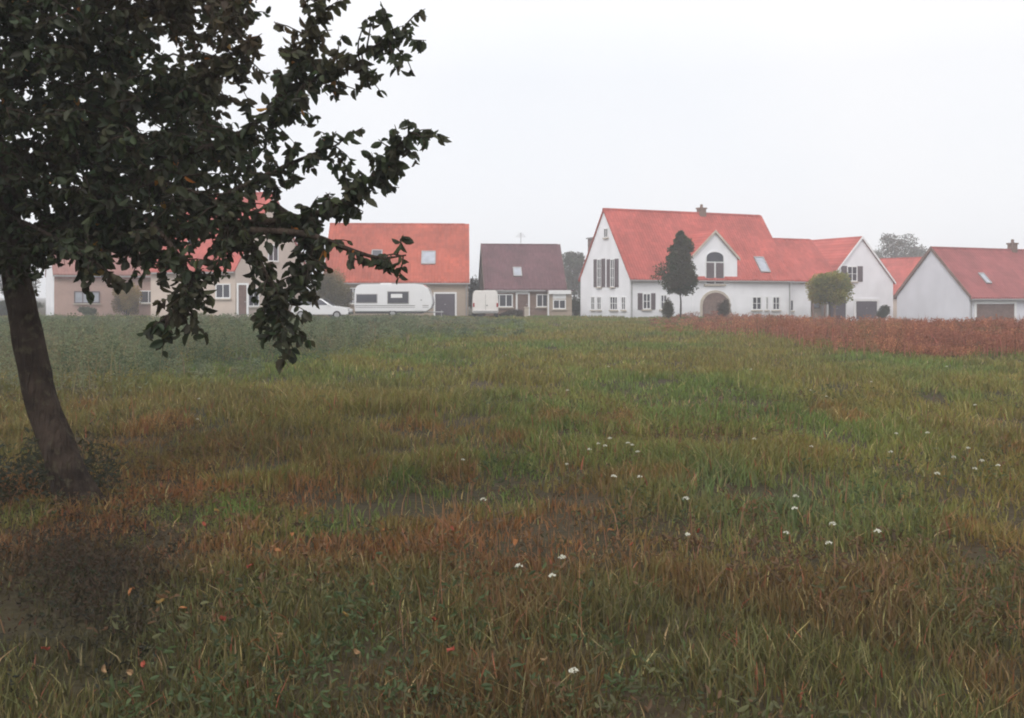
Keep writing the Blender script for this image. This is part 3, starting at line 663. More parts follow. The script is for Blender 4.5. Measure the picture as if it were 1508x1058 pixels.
def bush_leaves(blobs, per, ls, cols, down=-.2):
    """blobs: (x,y,z,rx,ry,rz); leaves crowd towards each blob's shell"""
    pos = []; dr = []; ct = []
    for (x, y, z, rx, ry, rz) in blobs:
        k = int(per * (0.8 + .4 * random.random())); d = unit(rng.normal(size=(k, 3))); r = rng.random((k, 1)) ** .45
        lump = 1 + .22 * np.sin(d[:, :1] * 5 + x * 3) * np.cos(d[:, 2:] * 6 + y)
        pos.append(np.array([[x, y, z]]) + d * r * lump * np.array([[rx, ry, rz]])); dd = d + rng.normal(size=(k, 3)) * .6; dd[:, 2] += down; dr.append(dd)
        b = np.array(cols[random.randrange(len(cols))]) * (.8 + .4 * random.random()); ct.append(tint(k, b))
    pos = np.concatenate(pos); n = len(pos)
    return leaves_mesh('crown', pos, np.concatenate(dr), ls * (.7 + .6 * rng.random(n)), ls * .6 * (.7 + .6 * rng.random(n)), np.concatenate(ct))

def tree(name, label, cat, x, y, h, trunk_h, rad, crown_fn, cols, ls, per, nb, r0=.12, group=None, twigs=True):
    z = gz(x, y); t = thing(name, label, cat, (x, y, z), 0, group)
    bm = bmesh.new(); pts = [Vector((0, 0, -.1)), Vector((.03, 0, trunk_h * .6)), Vector((-.02, .03, trunk_h)), Vector((.02, 0, h * .85))]
    tube(bm, smooth_line(pts, 3), [r0 * (1 - .085 * i) for i in range(10)], 8, .15)
    blobs = []
    for i in range(nb):
        f = (i + .5) / nb; zz = trunk_h + (h - trunk_h) * f; rr = rad * crown_fn(f); a = i * 2.4 + random.random()
        q = rr * (.25 + .5 * random.random()); bx, by = math.cos(a) * q, math.sin(a) * q
        s = max(.15, rr * (.45 + .3 * random.random()))
        blobs.append((bx, by, zz, s, s, s * .7))
        if twigs: cyl(bm, (0, 0, max(trunk_h * .8, zz - .4 * rr - .2)), (bx, by, zz), r0 * .3, r0 * .1, 5)
    obj('trunk', bm, M['thin_bark'], t)
    link('crown', bush_leaves(blobs, per, ls, cols), LEAF, t)
    return t

def shrub(name, label, cat, px, py0, py1, wpx, dep, cols, ls=.09, per=500, nb=14, group=None, deep=.8):
    x = (px - CX) / F * dep; z = gz(x, dep); h = EYE - (py0 - HZ) / F * dep - z; rad = wpx / F * dep / 2
    t = thing(name, label, cat, (x, dep, z), 0, group); bm = bmesh.new(); blobs = []
    for i in range(nb):
        a = i * 2.4 + random.random(); q = rad * .65 * math.sqrt((i + .5) / nb); zz = h * (.3 + .45 * random.random()) * (1 - .25 * (q / rad) ** 2)
        b = (math.cos(a) * q, math.sin(a) * q * deep, zz, rad * .42, rad * .42 * deep, h * .24); blobs.append(b)
        cyl(bm, (b[0] * .15, b[1] * .15, -.05), b[:3], .025, .012, 5)
    obj('stem', bm, M['thin_bark'], t); link('crown', bush_leaves(blobs, per, ls, cols), LEAF, t)

# conical dark tree before the white house
x = (1002 - CX) / F * 68; hh = EYE - (343 - HZ) / F * 68 - gz(x, 68)
tree('conical_tree', 'dark green cone shaped tree on a thin trunk in front of the white house', 'tree', x, 68, hh, 2.15, 1.8, lambda f: ((1 - f) ** .85 * min(1, .6 + f * 3) + .04) * (.7 + .45 * random.random()), [(.055, .072, .026), (.075, .092, .032), (.080, .070, .034)], .15, 560, 32, .08)
# ball headed yellow green tree before the wing
x = (1221 - CX) / F * 75; z0 = gz(x, 75); hh = EYE - (406 - HZ) / F * 75 - z0
tree('round_headed_tree', 'yellow green round headed little tree before the garage of the white wing', 'tree', x, 75, hh, 1.9, 1.85, lambda f: math.sqrt(max(0, 1 - (f - .35) ** 2 * 2.3)) * (.7 + .3 * random.random()), [(.28, .25, .05), (.20, .20, .045), (.34, .28, .06)], .14, 1000, 26, .1)
shrub('olive_shrub', 'round olive brown shrub between the white car and the caravan', 'shrub', 489, 393, 464, 66, 74.6, [(.20, .16, .07), (.15, .125, .055), (.23, .17, .08)], .1, 900, 18)
shrub('yellow_bush', 'mustard yellow round bush against the low pinkish brick house', 'bush', 186, 411, 462, 42, 77.5, [(.36, .24, .05), (.28, .19, .045), (.20, .13, .04)], .1, 800, 14)
shrub('small_bush', 'small dull green bush under the cone shaped tree', 'bush', 984, 434, 462, 20, 69, [(.08, .075, .035), (.10, .085, .04)], .08, 400, 9)
shrub('door_bush', 'brownish low bush beside the arched doorway of the white house', 'bush', 1066, 436, 462, 22, 72.5, [(.12, .08, .055), (.10, .075, .05)], .08, 400, 9)
shrub('dark_corner_bush', 'dark green bush beside the garage at the right end of the white house', 'bush', 1301, 448, 474, 20, 82, [(.05, .06, .03), (.065, .07, .035)], .09, 400, 9)
shrub('brown_hedge', 'low dark brown hedge beside the pale van', 'hedge', 754, 455, 470, 38, 75.5, [(.07, .055, .04), (.09, .065, .045)], .08, 450, 12, deep=.4)
shrub('green_hedge', 'dark green hedge filling the gap left of the white house', 'hedge', 848, 436, 464, 34, 84, [(.06, .07, .04), (.08, .08, .045)], .1, 600, 12)
shrub('far_hedge', 'long dull green hedge left of the low pinkish brick house', 'hedge', 10, 440, 464, 120, 82, [(.07, .08, .045), (.09, .09, .05)], .12, 700, 22, deep=.25)
shrub('tall_gap_shrub', 'tall dark shrub in the gap right of the orange red roof', 'shrub', 698, 402, 464, 20, 86, [(.10, .085, .055), (.08, .07, .045)], .12, 500, 14)
shrub('low_green_bush', 'low green bush under the window of the low pinkish brick house', 'bush', 128, 450, 464, 30, 75, [(.07, .09, .045), (.09, .10, .05)], .08, 400, 9)
# far trees
far = [(22, 372, 70, 120, 'far tree left of the low pinkish brick house, behind the trunk'), (-60, 360, 90, 110, 'far tree beyond the left edge of the field'),
       (1560, 350, 90, 150, 'far tree behind the house at the right edge'),
       (846, 375, 60, 130, 'pale thinly leaved far tree rising left of the white house'), (1318, 350, 80, 150, 'pale grey far tree rising between the white wing and the grey gabled house'),
       (1285, 372, 50, 170, 'small faint far tree just right of the white wing'), (1352, 366, 60, 165, 'faint far tree just left of the grey gable'),
       (872, 402, 40, 140, 'low far tree close to the shuttered end of the white house'), (818, 398, 50, 150, 'low faint far tree behind the dark brick house')]
for (px, py, wpx, dep, lab) in far:
    x = (px - CX) / F * dep; hh = EYE - (py - HZ) / F * dep - gz(x, dep); rad = wpx / F * dep / 2
    tree('far_tree', lab, 'tree', x, dep, hh, hh * .3, rad, lambda f: math.sqrt(max(0.02, 1 - (f - .4) ** 2 * 2.4)), [(.12, .11, .08), (.15, .13, .10), (.11, .11, .075)], .28, 260, 20, .2, 'trees far behind the houses')

# ------------------------------------------------------------------ the fruit tree in the foreground
FT = thing('fruit_tree', 'dark leafy old fruit tree with leaning trunk and drooping branches, left foreground', 'tree', tuple(P(128, 745, 7.9)))
FT.location.z = gz(FT.location.x, FT.location.y); T0 = Vector(FT.location)
bm = bmesh.new()
tr = [P(138, 800, 7.85), P(114, 735, 7.9), P(86, 660, 7.9), P(58, 580, 7.95), P(38, 480, 8.0), P(24, 400, 8.0), P(10, 310, 8.05), P(-10, 220, 8.1), P(-30, 120, 8.1), P(-40, 0, 8.15), P(-30, -130, 8.2), P(-10, -260, 8.2)]
sl_ = smooth_line(tr, 12); nn_ = len(sl_)
rings = []; SEG = 56; ph = [random.random() * 6.28 for _ in range(6)]
for i, p in enumerate(sl_):
    d = (sl_[min(i + 1, nn_ - 1)] - sl_[max(i - 1, 0)]).normalized(); a = d.cross(Vector((.3, 1, .1))).normalized(); b = d.cross(a)
    r0 = .15 * (1 - .6 * i / nn_); fl_ = math.exp(-i / 7.0); ring = []
    an = np.arange(SEG) / SEG * 2 * math.pi
    ridge = noise2(np.arange(SEG) * .5 + .15 * math.sin(i * .5), np.full(SEG, i * .22), 171) - .5
    knob = fbm(np.cos(an) * 1.5 + 5, np.sin(an) * 1.5 + i * .12, 181) - .5
    root = np.maximum(0, np.cos(an * 5 + ph[0])) ** 2
    rr = r0 * (1 + .16 * ridge + .30 * knob) + fl_ * (.05 + .16 * root)
    for k in range(SEG): ring.append(bm.verts.new(p + (a * math.cos(an[k]) + b * math.sin(an[k])) * float(rr[k])))
    rings.append(ring)
for i in range(nn_ - 1):
    for k in range(SEG): bm.faces.new((rings[i][k], rings[i][(k + 1) % SEG], rings[i + 1][(k + 1) % SEG], rings[i + 1][k]))
limbs = [  # (points px,py,depth), leafiness, twig length
    ([(25, 370, 8.0), (110, 310, 7.5), (200, 270, 7.1), (300, 290, 6.9), (350, 330, 6.8)], 1.0, .5),
    ([(5, 260, 8.1), (110, 190, 7.6), (230, 150, 7.2), (310, 105, 7.0), (360, 60, 6.9)], .9, .3),
    ([(-25, 150, 8.1), (80, 80, 7.8), (200, 30, 7.6), (290, -40, 7.5), (360, -110, 7.5)], 1.0, .55),
    ([(0, 240, 8.1), (100, 230, 9.0), (220, 220, 9.3), (330, 230, 9.4)], 1.0, .5),
    ([(140, 290, 7.4), (210, 320, 6.9), (265, 380, 6.7), (280, 430, 6.6), (232, 478, 6.6)], .8, .26),
    ([(260, 280, 7.0), (335, 320, 6.9), (380, 380, 6.7), (405, 440, 6.7), (418, 492, 6.7)], .8, .24),
    ([(230, 230, 7.2), (330, 210, 7.0), (410, 155, 6.8), (470, 112, 6.6), (530, 80, 6.5), (592, 46, 6.4)], .75, .26),
    ([(400, 160, 6.9), (435, 100, 6.8), (460, 50, 6.7), (480, -20, 6.7)], .7, .26),
    ([(330, 290, 7.0), (400, 255, 6.9), (450, 232, 6.8), (500, 212, 6.7)], .55, .2),
    ([(330, 330, 6.9), (420, 325, 6.9), (490, 305, 6.8), (538, 270, 6.7), (578, 232, 6.6), (604, 194, 6.5)], .62, .2),
    ([(370, 340, 6.8), (450, 345, 6.7), (515, 368, 6.6), (560, 380, 6.5), (598, 376, 6.5)], .28, .16),
    ([(24, 350, 8.0), (120, 350, 7.4), (190, 352, 7.1), (235, 372, 7.0)], .9, .28),
    ([(12, 320, 8.0), (60, 340, 7.2), (100, 365, 6.7), (140, 385, 6.5)], .8, .24),
    ([(400, 300, 7.0), (440, 330, 6.9), (460, 370, 6.8), (440, 420, 6.8)], .6, .22),
    ([(-20, 200, 8.1), (-160, 120, 8.0), (-300, 80, 8.0), (-420, 100, 8.0)], .9, .6),
    ([(-35, 60, 8.1), (-120, -60, 8.6), (-200, -180, 9.2)], .9, .6),
    ([(-20, 160, 8.1), (-60, 80, 9.2), (20, 0, 10.2), (60, -60, 10.8)], .9, .6),
    ([(-35, 20, 8.1), (60, -100, 7.8), (160, -220, 7.6), (230, -320, 7.6)], .9, .6),
]
LP, LD = [], []
def add_twig(p, d, L, n):
    d = d.normalized(); q = p
    pts = [p]
    for k in range(3):
        d = (d + Vector((random.gauss(0, .18), random.gauss(0, .18), random.gauss(-.18, .15)))).normalized(); q = q + d * (L / 3); pts.append(q)
    tube(bm, pts, [.007, .006, .004, .0025], 4)
    for k in range(n):
        t = random.random() ** .8 * 2.999; i = int(t); r = pts[i].lerp(pts[i + 1], t - i)
        LP.append(tuple(r)); LD.append((d.x * .3 + random.gauss(0, .6), d.y * .3 + random.gauss(0, .6), -.75 + random.gauss(0, .45)))
for pts, dens, tl in limbs:
    line = smooth_line([P(*q) for q in pts], 5); n = len(line)
    r0 = .06 if len(pts) > 3 and tl > .4 else .03
    tube(bm, line, [max(.006, r0 * (1 - .92 * i / n)) for i in range(n)], 7, .15)
    for i in range(2, n):
        m = int(round(dens * 4.2))
        for k in range(m):
            p = line[i - 1].lerp(line[i], random.random()); dr = (line[min(i + 1, n - 1)] - line[i - 1]).normalized()
            add_twig(p, dr * .5 + Vector((random.gauss(0, .6), random.gauss(0, .6), random.gauss(0, .55))), tl * (.5 + .7 * random.random()), int(7 + 6 * dens))
# inner foliage: twig clusters through the crown's volume
poly = [(-400, -300), (270, -330), (365, -120), (382, 20), (352, 85), (318, 148), (325, 185), (370, 195), (385, 235), (368, 270), (345, 290), (352, 330), (335, 360), (290, 350), (262, 372), (222, 345), (150, 378), (80, 360), (20, 392), (-200, 400), (-420, 200)]
def inside(x, y):
    r = False; j = len(poly) - 1
    for i in range(len(poly)):
        xi, yi = poly[i]; xj, yj = poly[j]
        if (yi > y) != (yj > y) and x < (xj - xi) * (y - yi) / (yj - yi) + xi: r = not r
        j = i
    return r
cnt = 0
cen = P(10, 40, 8.2)
while cnt < 2250:
    px, py, d = random.uniform(-420, 430), random.uniform(-330, 400), random.uniform(6.5, 10.6)
    p = P(px, py, d); e = p - cen
    if (e.x / 3.0) ** 2 + (e.y / 2.4) ** 2 + (e.z / 2.6) ** 2 > 1: continue
    if not inside(CX + p.x / p.y * F, HZ - (p.z - EYE) / p.y * F): continue
    hole = noise2(np.array([px * .021]), np.array([py * .021]), 77)[0]
    if hole < .17: continue
    cnt += 1
    for k in range(2):
        add_twig(p, Vector((random.gauss(0, 1), random.gauss(0, 1), random.gauss(.1, .6))), .22, 9)
bm.transform(Matrix.Translation(-T0))
obj('trunk', bm, M['bark'], FT, smooth=True)
LP = np.array(LP); LD = np.array(LD); n = len(LP)
lc = tint(n, (.048, .056, .026), .5, .2)
br_ = fbm(LP[:, 0] * 1.1 + LP[:, 2], LP[:, 2] * 1.3 + LP[:, 1] * .6, 21); w_ = sstep(.5, .75, br_)[:, None]
lc = lc * (1 - w_) + w_ * tint(n, (.075, .058, .030), .3, .15)
yel = rng.random(n) < .006; lc[yel] = tint(int(yel.sum()), (.36, .17, .03), .4, .2)
sz = .070 * (.5 + .95 * rng.random(n))
link('crown', leaves_mesh('crown', LP - np.array(T0)[None, :], LD, sz, sz * (.5 + .2 * rng.random(n)), lc, .2), LEAF, FT)

# ------------------------------------------------------------------ meadow
def meadow_colour(x, y):
    """colour of the plants growing at (x, y): green sward, rusty seeding grass, dull olive turf near by, painted shade under the tree"""
    n = len(x); a = fbm(x * .32, y * .22, 31); b = fbm(x * .9, y * .7, 41); c2 = fbm(x * 2.2, y * 2.0, 51)
    green = np.array([[.135, .180, .045]]); olive = np.array([[.205, .176, .048]]); rust = np.array([[.275, .100, .044]]); straw = np.array([[.34, .27, .12]]); lush = np.array([[.125, .175, .070]])
    k = sstep(.35, .65, a)[:, None]; col = olive * (1 - k) + green * k
    # rusty belt 5.5-9 m out, left and middle
    belt = sstep(5.2, 6.4, y) * (1 - sstep(8.0, 11.5, y)) * (1 - .88 * sstep(.3, 1.8, x)) * sstep(.3, .52, b * .6 + c2 * .4)
    col = col * (1 - .8 * belt[:, None]) + .8 * belt[:, None] * rust * .92
    brown = sstep(9, 11, y) * (1 - sstep(15, 22, y)) * (1 - sstep(-2.5, 1.5, x)) * sstep(.3, .6, a)
    col = col * (1 - .6 * brown[:, None]) + .6 * brown[:, None] * np.array([[.200, .118, .046]])
    lu = .85 * np.exp(-((x - 2.1) / 1.0) ** 2 - ((y - 7.7) / 1.5) ** 2)[:, None] * sstep(.2, .5, c2)[:, None]; col = col * (1 - lu) + lu * lush
    spots = (sstep(.62, .75, b) * .5 * (y < 16))[:, None]; col = col * (1 - spots) + spots * rust
    near = (1 - sstep(5.0, 7.0, y))[:, None]; col = col * (1 - .7 * near) + .7 * near * np.array([[.108, .073, .034]])
    st = rng.random(n) < .05; col[st] = straw
    rd = rng.random(n) < .018 * (y < 14); col[rd] = np.array([[.30, .10, .055]])
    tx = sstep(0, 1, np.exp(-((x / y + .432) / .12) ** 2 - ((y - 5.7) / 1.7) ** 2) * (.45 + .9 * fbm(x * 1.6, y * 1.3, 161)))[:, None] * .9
    col = col * (1 - tx) + tx * np.array([[.036, .031, .019]])      # shade under the tree, put into the blade colour
    col = col * (.72 + .56 * fbm(x * 1.1, y * .8, 131))[:, None]
    return col * (1 + .35 * (rng.random((n, 1)) * 2 - 1)) * (1 + .08 * rng.normal(size=(n, 3)))

def blades(name, label, x, y, h, wdt, col, lean=.35):
    n = len(x); z = ground_z(x, y) - .01; b = np.stack([x, y, z], 1); a = rng.random(n) * 6.283
    side = np.stack([np.cos(a), np.sin(a), np.zeros(n)], 1) * wdt[:, None] * .5
    la = rng.random(n) * 6.283; lv = np.stack([np.cos(la), np.sin(la), np.zeros(n)], 1) * (h * lean * np.abs(rng.normal(size=n)))[:, None]
    up = np.array([[0, 0, 1.0]]) * h[:, None]
    m = b + up * .55 + lv * .3; t = b + up + lv
    V = np.stack([b - side, b + side, m + side * .8, m - side * .8, t], 1); i = np.arange(n)[:, None] * 5
    me = np_mesh(name, V.reshape(-1, 3), [np.concatenate([i, i + 1, i + 2, i + 3], 1), np.concatenate([i + 3, i + 2, i + 4], 1)], np.repeat(np.clip(col, .005, .8), 5, 0))
    o = link(name, me, GRASS); tag(o, label, 'grass', kind='stuff'); return o

N = 480000
# depth sampled so that nearer ground is denser; width of the strip grows with depth
q = rng.random(N); y = (3.0 ** .35 + q * (78 ** .35 - 3.0 ** .35)) ** (1 / .35)
x = (rng.random(N) * 2 - 1) * (y * .62 + 3.0)
clump = fbm(x * 1.6, y * 1.6, 61); clump = np.maximum(clump, .6 * np.exp(-((x / y + .432) / .11) ** 2 - ((y - 5.9) / 1.6) ** 2)); keep = clump > .22 + .33 * rng.random(N)
x, y, clump = x[keep], y[keep], clump[keep]
hgt = (.02 + .26 * clump ** 1.5 + .06 * rng.random(len(x))) * (.62 + .33 * sstep(5, 12, y)) * (1 + .5 * sstep(.55, .8, fbm(x * .5, y * .5, 71)))
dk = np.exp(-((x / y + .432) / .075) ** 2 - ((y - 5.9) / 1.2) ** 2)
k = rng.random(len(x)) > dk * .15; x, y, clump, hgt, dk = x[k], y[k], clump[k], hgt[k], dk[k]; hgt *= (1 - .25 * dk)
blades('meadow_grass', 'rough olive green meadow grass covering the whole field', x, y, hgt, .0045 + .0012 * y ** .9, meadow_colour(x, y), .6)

# tall rusty seed stalks
n = 4000; y = 4.6 + rng.random(n) * 11; x = (rng.random(n) * 2 - 1) * (y * .56 + .6)
k = sstep(.45, .65, fbm(x * .7, y * .6, 81)) * (1 - .6 * sstep(9, 13, y)) > rng.random(n); k &= ((x / y + .432) / .11) ** 2 + ((y - 5.9) / 1.5) ** 2 > 1; x, y = x[k], y[k]; n = len(x)
blades('seed_stalks', 'thin rusty brown seeding grass stalks in the near field', x, y, .16 + .18 * rng.random(n), np.full(n, .005) + .0004 * y, tint(n, (.23, .125, .065), .4, .1), .3)

def leafy_weeds(name, label, x, y, h, size, base_cols, per, cat='weeds', up=.5):
    """leafy plants: every plant is a column of small leaves"""
    n = len(x); k = per; X = np.repeat(x, k); Y = np.repeat(y, k); Hh = np.repeat(h, k); f = rng.random(n * k) ** .8
    sp = np.repeat(size, k) * 1.6 * (1.1 - .6 * f)
    pos = np.stack([X + rng.normal(size=n * k) * sp, Y + rng.normal(size=n * k) * sp, ground_z(X, Y) + Hh * f], 1)
    d = rng.normal(size=(n * k, 3)); d[:, 2] = d[:, 2] * .5 + up
    sp_ = np.clip((fbm(x * .35, y * .25, 141) - .2) / .6 * len(base_cols) + rng.normal(size=n) * .5, 0, len(base_cols) - .01).astype(int)
    pc = np.array(base_cols)[sp_] * (.7 + .6 * rng.random((n, 1)))
    col = np.repeat(pc, k, 0) * (1 + .25 * (rng.random((n * k, 1)) * 2 - 1))
    s = np.repeat(size, k) * (.6 + .8 * rng.random(n * k))
    o = link(name, leaves_mesh(name, pos, d, s, s * .38, col), LEAF); tag(o, label, cat, kind='stuff'); return o

# grey green tall weeds banked up on the left
n = 7000; y = 13 + 50 * rng.random(n) ** .9; pxx = -60 + rng.random(n) * 830; x = (pxx - CX) / F * y
edge = 612 - 107 * sstep(60, 720, pxx) + 40 * (fbm(x * .15, y * .1, 91) - .5); row = HZ + F * EYE / y
k = (row < edge) & (rng.random(n) < np.clip((edge - row) / 45, .12, 1)); x, y, pxx = x[k], y[k], pxx[k]; n = len(x)
hh = (np.minimum(.95, .06 + 1.95 * fbm(x * .4, y * .28, 95) ** 1.9) + .35 * np.exp(-((pxx - 590) / 110) ** 2 - ((y - 23) / 5) ** 2)) * (1 - .45 * sstep(30, 50, y)) * (1 - .55 * sstep(560, 770, pxx)) * (.8 + .4 * rng.random(n)) 
leafy_weeds('tall_weeds', 'tall grey green weeds banked up along the left back of the field', x, y, hh, (.035 + .0012 * y), [(.085, .115, .060), (.150, .180, .098), (.180, .190, .105), (.19, .170, .095)], 46)

m = 3800; i = rng.integers(0, n, m); xs = x[i] + rng.normal(size=m) * .25; ys = y[i] + rng.normal(size=m) * .25
blades('weed_stalks', 'upright grey green and straw coloured stalks among the tall weeds on the left', xs, ys, hh[i] * (.7 + .5 * rng.random(m)), .006 + .0007 * ys, np.where(rng.random((m, 1)) < .3, tint(m, (.24, .19, .10)), tint(m, (.15, .18, .09))), .35)

# rust red dock along the right back of the field
n = 5200; pxx = 960 + rng.random(n) * 640; row = 468 + 7 * sstep(1050, 1300, pxx) + rng.random(n) ** .8 * 50; y = F * EYE / (row - HZ); x = (pxx - CX) / F * y
low = 492 + 42 * sstep(980, 1400, pxx) + 14 * (fbm(x * .2, y * .1, 99) - .5); k = rng.random(n) < np.clip((low + 6 - row) / 34, 0, 1) ** 1.3; x, y, pxx = x[k], y[k], pxx[k]; n = len(x)
hh = np.minimum(.70, .10 + 1.15 * fbm(x * .4, y * .25, 103) ** 1.6) * (1 - .4 * sstep(38, 55, y)) * sstep(955, 1050, pxx) * (.8 + .4 * rng.random(n)) + .1
leafy_weeds('rust_weeds', 'rust red dock and sorrel in a band along the right back of the field', x, y, hh, .03 + .0011 * y, [(.36, .14, .085), (.29, .115, .075), (.41, .18, .095), (.24, .145, .075)], 40, up=.9)

m = 5000; i = rng.integers(0, n, m); xs = x[i] + rng.normal(size=m) * .3; ys = y[i] + rng.normal(size=m) * .3
blades('dock_stalks', 'upright rust red seed stalks rising from the dock on the right', xs, ys, hh[i] * (.8 + .5 * rng.random(m)), .006 + .0008 * ys, tint(m, (.31, .125, .08), .5, .12), .3)

# near-black leafy plants added to stand for the fruit tree's shade
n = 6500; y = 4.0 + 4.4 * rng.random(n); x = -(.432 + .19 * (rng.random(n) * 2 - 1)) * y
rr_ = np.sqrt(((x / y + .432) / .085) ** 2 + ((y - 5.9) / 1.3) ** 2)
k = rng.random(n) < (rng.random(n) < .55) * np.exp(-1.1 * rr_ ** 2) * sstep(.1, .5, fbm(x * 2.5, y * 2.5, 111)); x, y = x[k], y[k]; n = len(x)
leafy_weeds('tree_shade_plants', 'low leafy plants coloured near black as painted shade below the fruit tree', x, y, .03 + .16 * rng.random(n) ** 1.5, np.full(n, .024), [(.022, .026, .016), (.034, .030, .018), (.060, .038, .022), (.036, .046, .022)], 9)
# weeds around the trunk
n = 110; x = -4.05 + rng.normal(size=n) * .38; y = 8.3 + rng.normal(size=n) * .35
leafy_weeds('trunk_weeds', 'tangle of green leafy weeds around the foot of the trunk', x, y, .15 + .45 * rng.random(n) ** 1.5, np.full(n, .05), [(.055, .06, .03), (.07, .065, .03), (.05, .055, .035)], 16)

# broad leaved plants mixed into the turf
n = 5200; y = 3.6 + 13 * rng.random(n) ** 1.2; x = (rng.random(n) * 2 - 1) * (y * .57 + .6)
k = fbm(x * .8, y * .7, 151) > .40 + .15 * rng.random(n); k &= ((x / y + .432) / .08) ** 2 + ((y - 5.9) / 1.2) ** 2 > 1; x, y = x[k], y[k]; n = len(x)
leafy_weeds('meadow_herbs', 'low broad leaved herbs mixed into the near turf', x, y, .05 + .16 * rng.random(n), .022 + .022 * rng.random(n), [(.075, .105, .04), (.10, .10, .042), (.15, .085, .042), (.10, .065, .034), (.065, .085, .036)], 9, up=.4)

# ------------------------------------------------------------------ white flowers and fallen leaves (single things)
spots = [(1111, 644), (1312, 666), (1366, 642), (1404, 679), (1426, 664), (1446, 681), (1470, 682), (1436, 691), (1380, 698), (1172, 725), (1158, 772), (1226, 765), (1293, 779), (1170, 746), (1010, 733), (1013, 775), (1195, 652), (1283, 561),
         (1194, 571), (1217, 580), (1436, 594), (1394, 541), (1106, 547), (745, 520), (881, 521), (896, 540), (836, 574), (881, 642), (898, 640), (891, 654), (868, 653), (931, 652), (939, 660), (942, 695), (835, 669), (904, 699), (712, 735), (682, 667),
         (828, 825), (764, 828), (813, 844), (845, 976), (293, 588), (291, 611), (925, 646), (1220, 790), (1320, 640)]
def flower_meshes(k):
    r = random.Random(k); sb = bmesh.new(); tube(sb, [Vector((0, 0, -.02)), Vector((.01, 0, .15)), Vector((0, .01, .28))], [.0035, .003, .0025], 5)
    for j in range(4): a = j * 1.7; cyl(sb, (.003, .003, .24), (.03 * math.cos(a), .03 * math.sin(a), .292), .0015, .001, 4)
    hb = bmesh.new()
    for j in range(22):
        a = r.random() * 6.283; q = .045 * math.sqrt(r.random()); c0 = Vector((q * math.cos(a), q * math.sin(a), .295 + .012 * (1 - (q / .045) ** 2) + .004 * r.random()))
        s = .011 + .006 * r.random(); tilt = Vector((r.gauss(0, .25), r.gauss(0, .25), 1)).normalized(); e1 = tilt.orthogonal().normalized(); e2 = tilt.cross(e1)
        vs = [hb.verts.new(c0 + (e1 * math.cos(b) + e2 * math.sin(b)) * s * (1 if i % 2 else .6)) for i, b in enumerate([x * .6283 for x in range(10)])]; ce = hb.verts.new(c0 + tilt * .004)
        for i in range(10): hb.faces.new((vs[i], vs[(i + 1) % 10], ce))
    sm = bpy.data.meshes.new('stem'); sb.to_mesh(sm); sb.free(); sm.materials.append(M['green_stem'])
    hm = bpy.data.meshes.new('flower_head'); hb.to_mesh(hm); hb.free(); hm.materials.append(M['petal'])
    return sm, hm
FM = [flower_meshes(k) for k in range(3)]
for i, (px, py) in enumerate(spots):
    d = F * (EYE - .3) / (py - HZ); x = (px - CX) / F * d; sm, hm = FM[i % 3]
    t = thing('white_flower', 'white flat headed wildflower on a thin green stem in the meadow grass', 'flower', (x, d, gz(x, d)), random.random() * 6, 'white wildflowers scattered over the meadow')
    s = .9 + .25 * random.random(); t.scale = (s * .42, s * .42, s * .9)
    link('stem', sm, None, t); link('flower_head', hm, None, t)

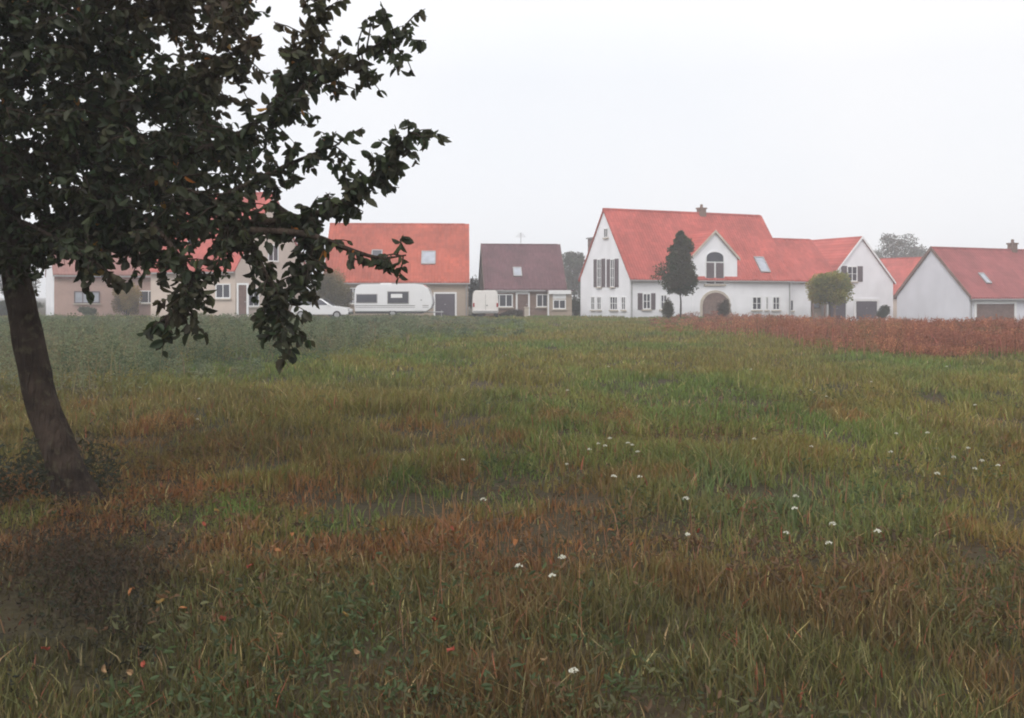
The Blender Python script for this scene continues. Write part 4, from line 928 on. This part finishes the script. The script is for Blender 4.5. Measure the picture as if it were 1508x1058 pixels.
def fallen_leaf_mesh(k, col):
    m = mat('fallen_leaf_%s' % ['orange', 'red', 'tan', 'yellow'][k], col, .8, .2, .25, 20)
    bm = bmesh.new(); L, w = .085, .05; rows = []
    for i in range(6):
        f = i / 5; ww = w * math.sin(math.pi * min(1, f * .92 + .06)) ** .8 * .5; zc = .012 * math.sin(f * 5 + k) + .012
        rows.append([bm.verts.new((-L / 2 + L * f, -ww, zc + .012)), bm.verts.new((-L / 2 + L * f, 0, zc)), bm.verts.new((-L / 2 + L * f, ww, zc + .012 + .004 * k))])
    for i in range(5):
        for j in range(2): bm.faces.new((rows[i][j], rows[i + 1][j], rows[i + 1][j + 1], rows[i][j + 1]))
    me = bpy.data.meshes.new('fallen_leaf'); bm.to_mesh(me); bm.free(); me.materials.append(m); return me
FL = [fallen_leaf_mesh(0, (.27, .11, .04)), fallen_leaf_mesh(1, (.28, .065, .04)), fallen_leaf_mesh(2, (.30, .19, .10)), fallen_leaf_mesh(3, (.27, .17, .05))]
LN = ['orange', 'red', 'tan', 'yellow']
fl = [(430, 775, 0), (442, 783, 1), (452, 745, 0), (480, 790, 2), (66, 750, 1), (68, 942, 1), (270, 885, 0), (720, 840, 0), (380, 735, 2), (195, 860, 0), (235, 876, 3), (350, 748, 2), (600, 800, 1), (560, 760, 0), (665, 948, 1), (640, 905, 1), (410, 800, 0), (500, 815, 2), (930, 790, 1), (1030, 770, 1), (1075, 830, 1), (860, 860, 0), (760, 790, 0), (300, 760, 1), (325, 900, 1), (205, 712, 3), (62, 725, 3), (545, 850, 2), (900, 770, 0)]
for k in range(20): fl.append((random.uniform(150, 900), random.uniform(735, 990), random.randrange(4)))
for (px, py, k) in fl:
    d = F * (EYE - .14) / (py - HZ); x = (px - CX) / F * d
    o = bpy.data.objects.new('fallen_leaf', FL[k]); C.objects.link(o); o.location = (x, d, gz(x, d) + .085); o.rotation_euler = (random.gauss(0, .35), random.gauss(0, .35), random.random() * 6.28)
    s = .45 + .4 * random.random(); o.scale = (s * .8, s * .8, s)
    tag(o, '%s fallen autumn leaf caught in the grass under the fruit tree' % LN[k], 'leaf', '%s leaves fallen in the grass' % LN[k])

# ------------------------------------------------------------------ haze
bm = bmesh.new(); box(bm, -720, 720, -160, 920, -3, 14)
hm = bpy.data.materials.new('thin_haze'); hm.use_nodes = True; n = hm.node_tree; n.nodes.remove(n.nodes['Principled BSDF'])
pv = n.nodes.new('ShaderNodeVolumePrincipled'); pv.inputs['Color'].default_value = (.93, .94, .97, 1); pv.inputs['Density'].default_value = .0020; pv.inputs['Anisotropy'].default_value = 0.0
n.links.new(pv.outputs[0], n.nodes['Material Output'].inputs['Volume'])
tag(obj('haze', bm, hm), 'thin pale autumn haze over the field and houses', 'haze', kind='stuff')
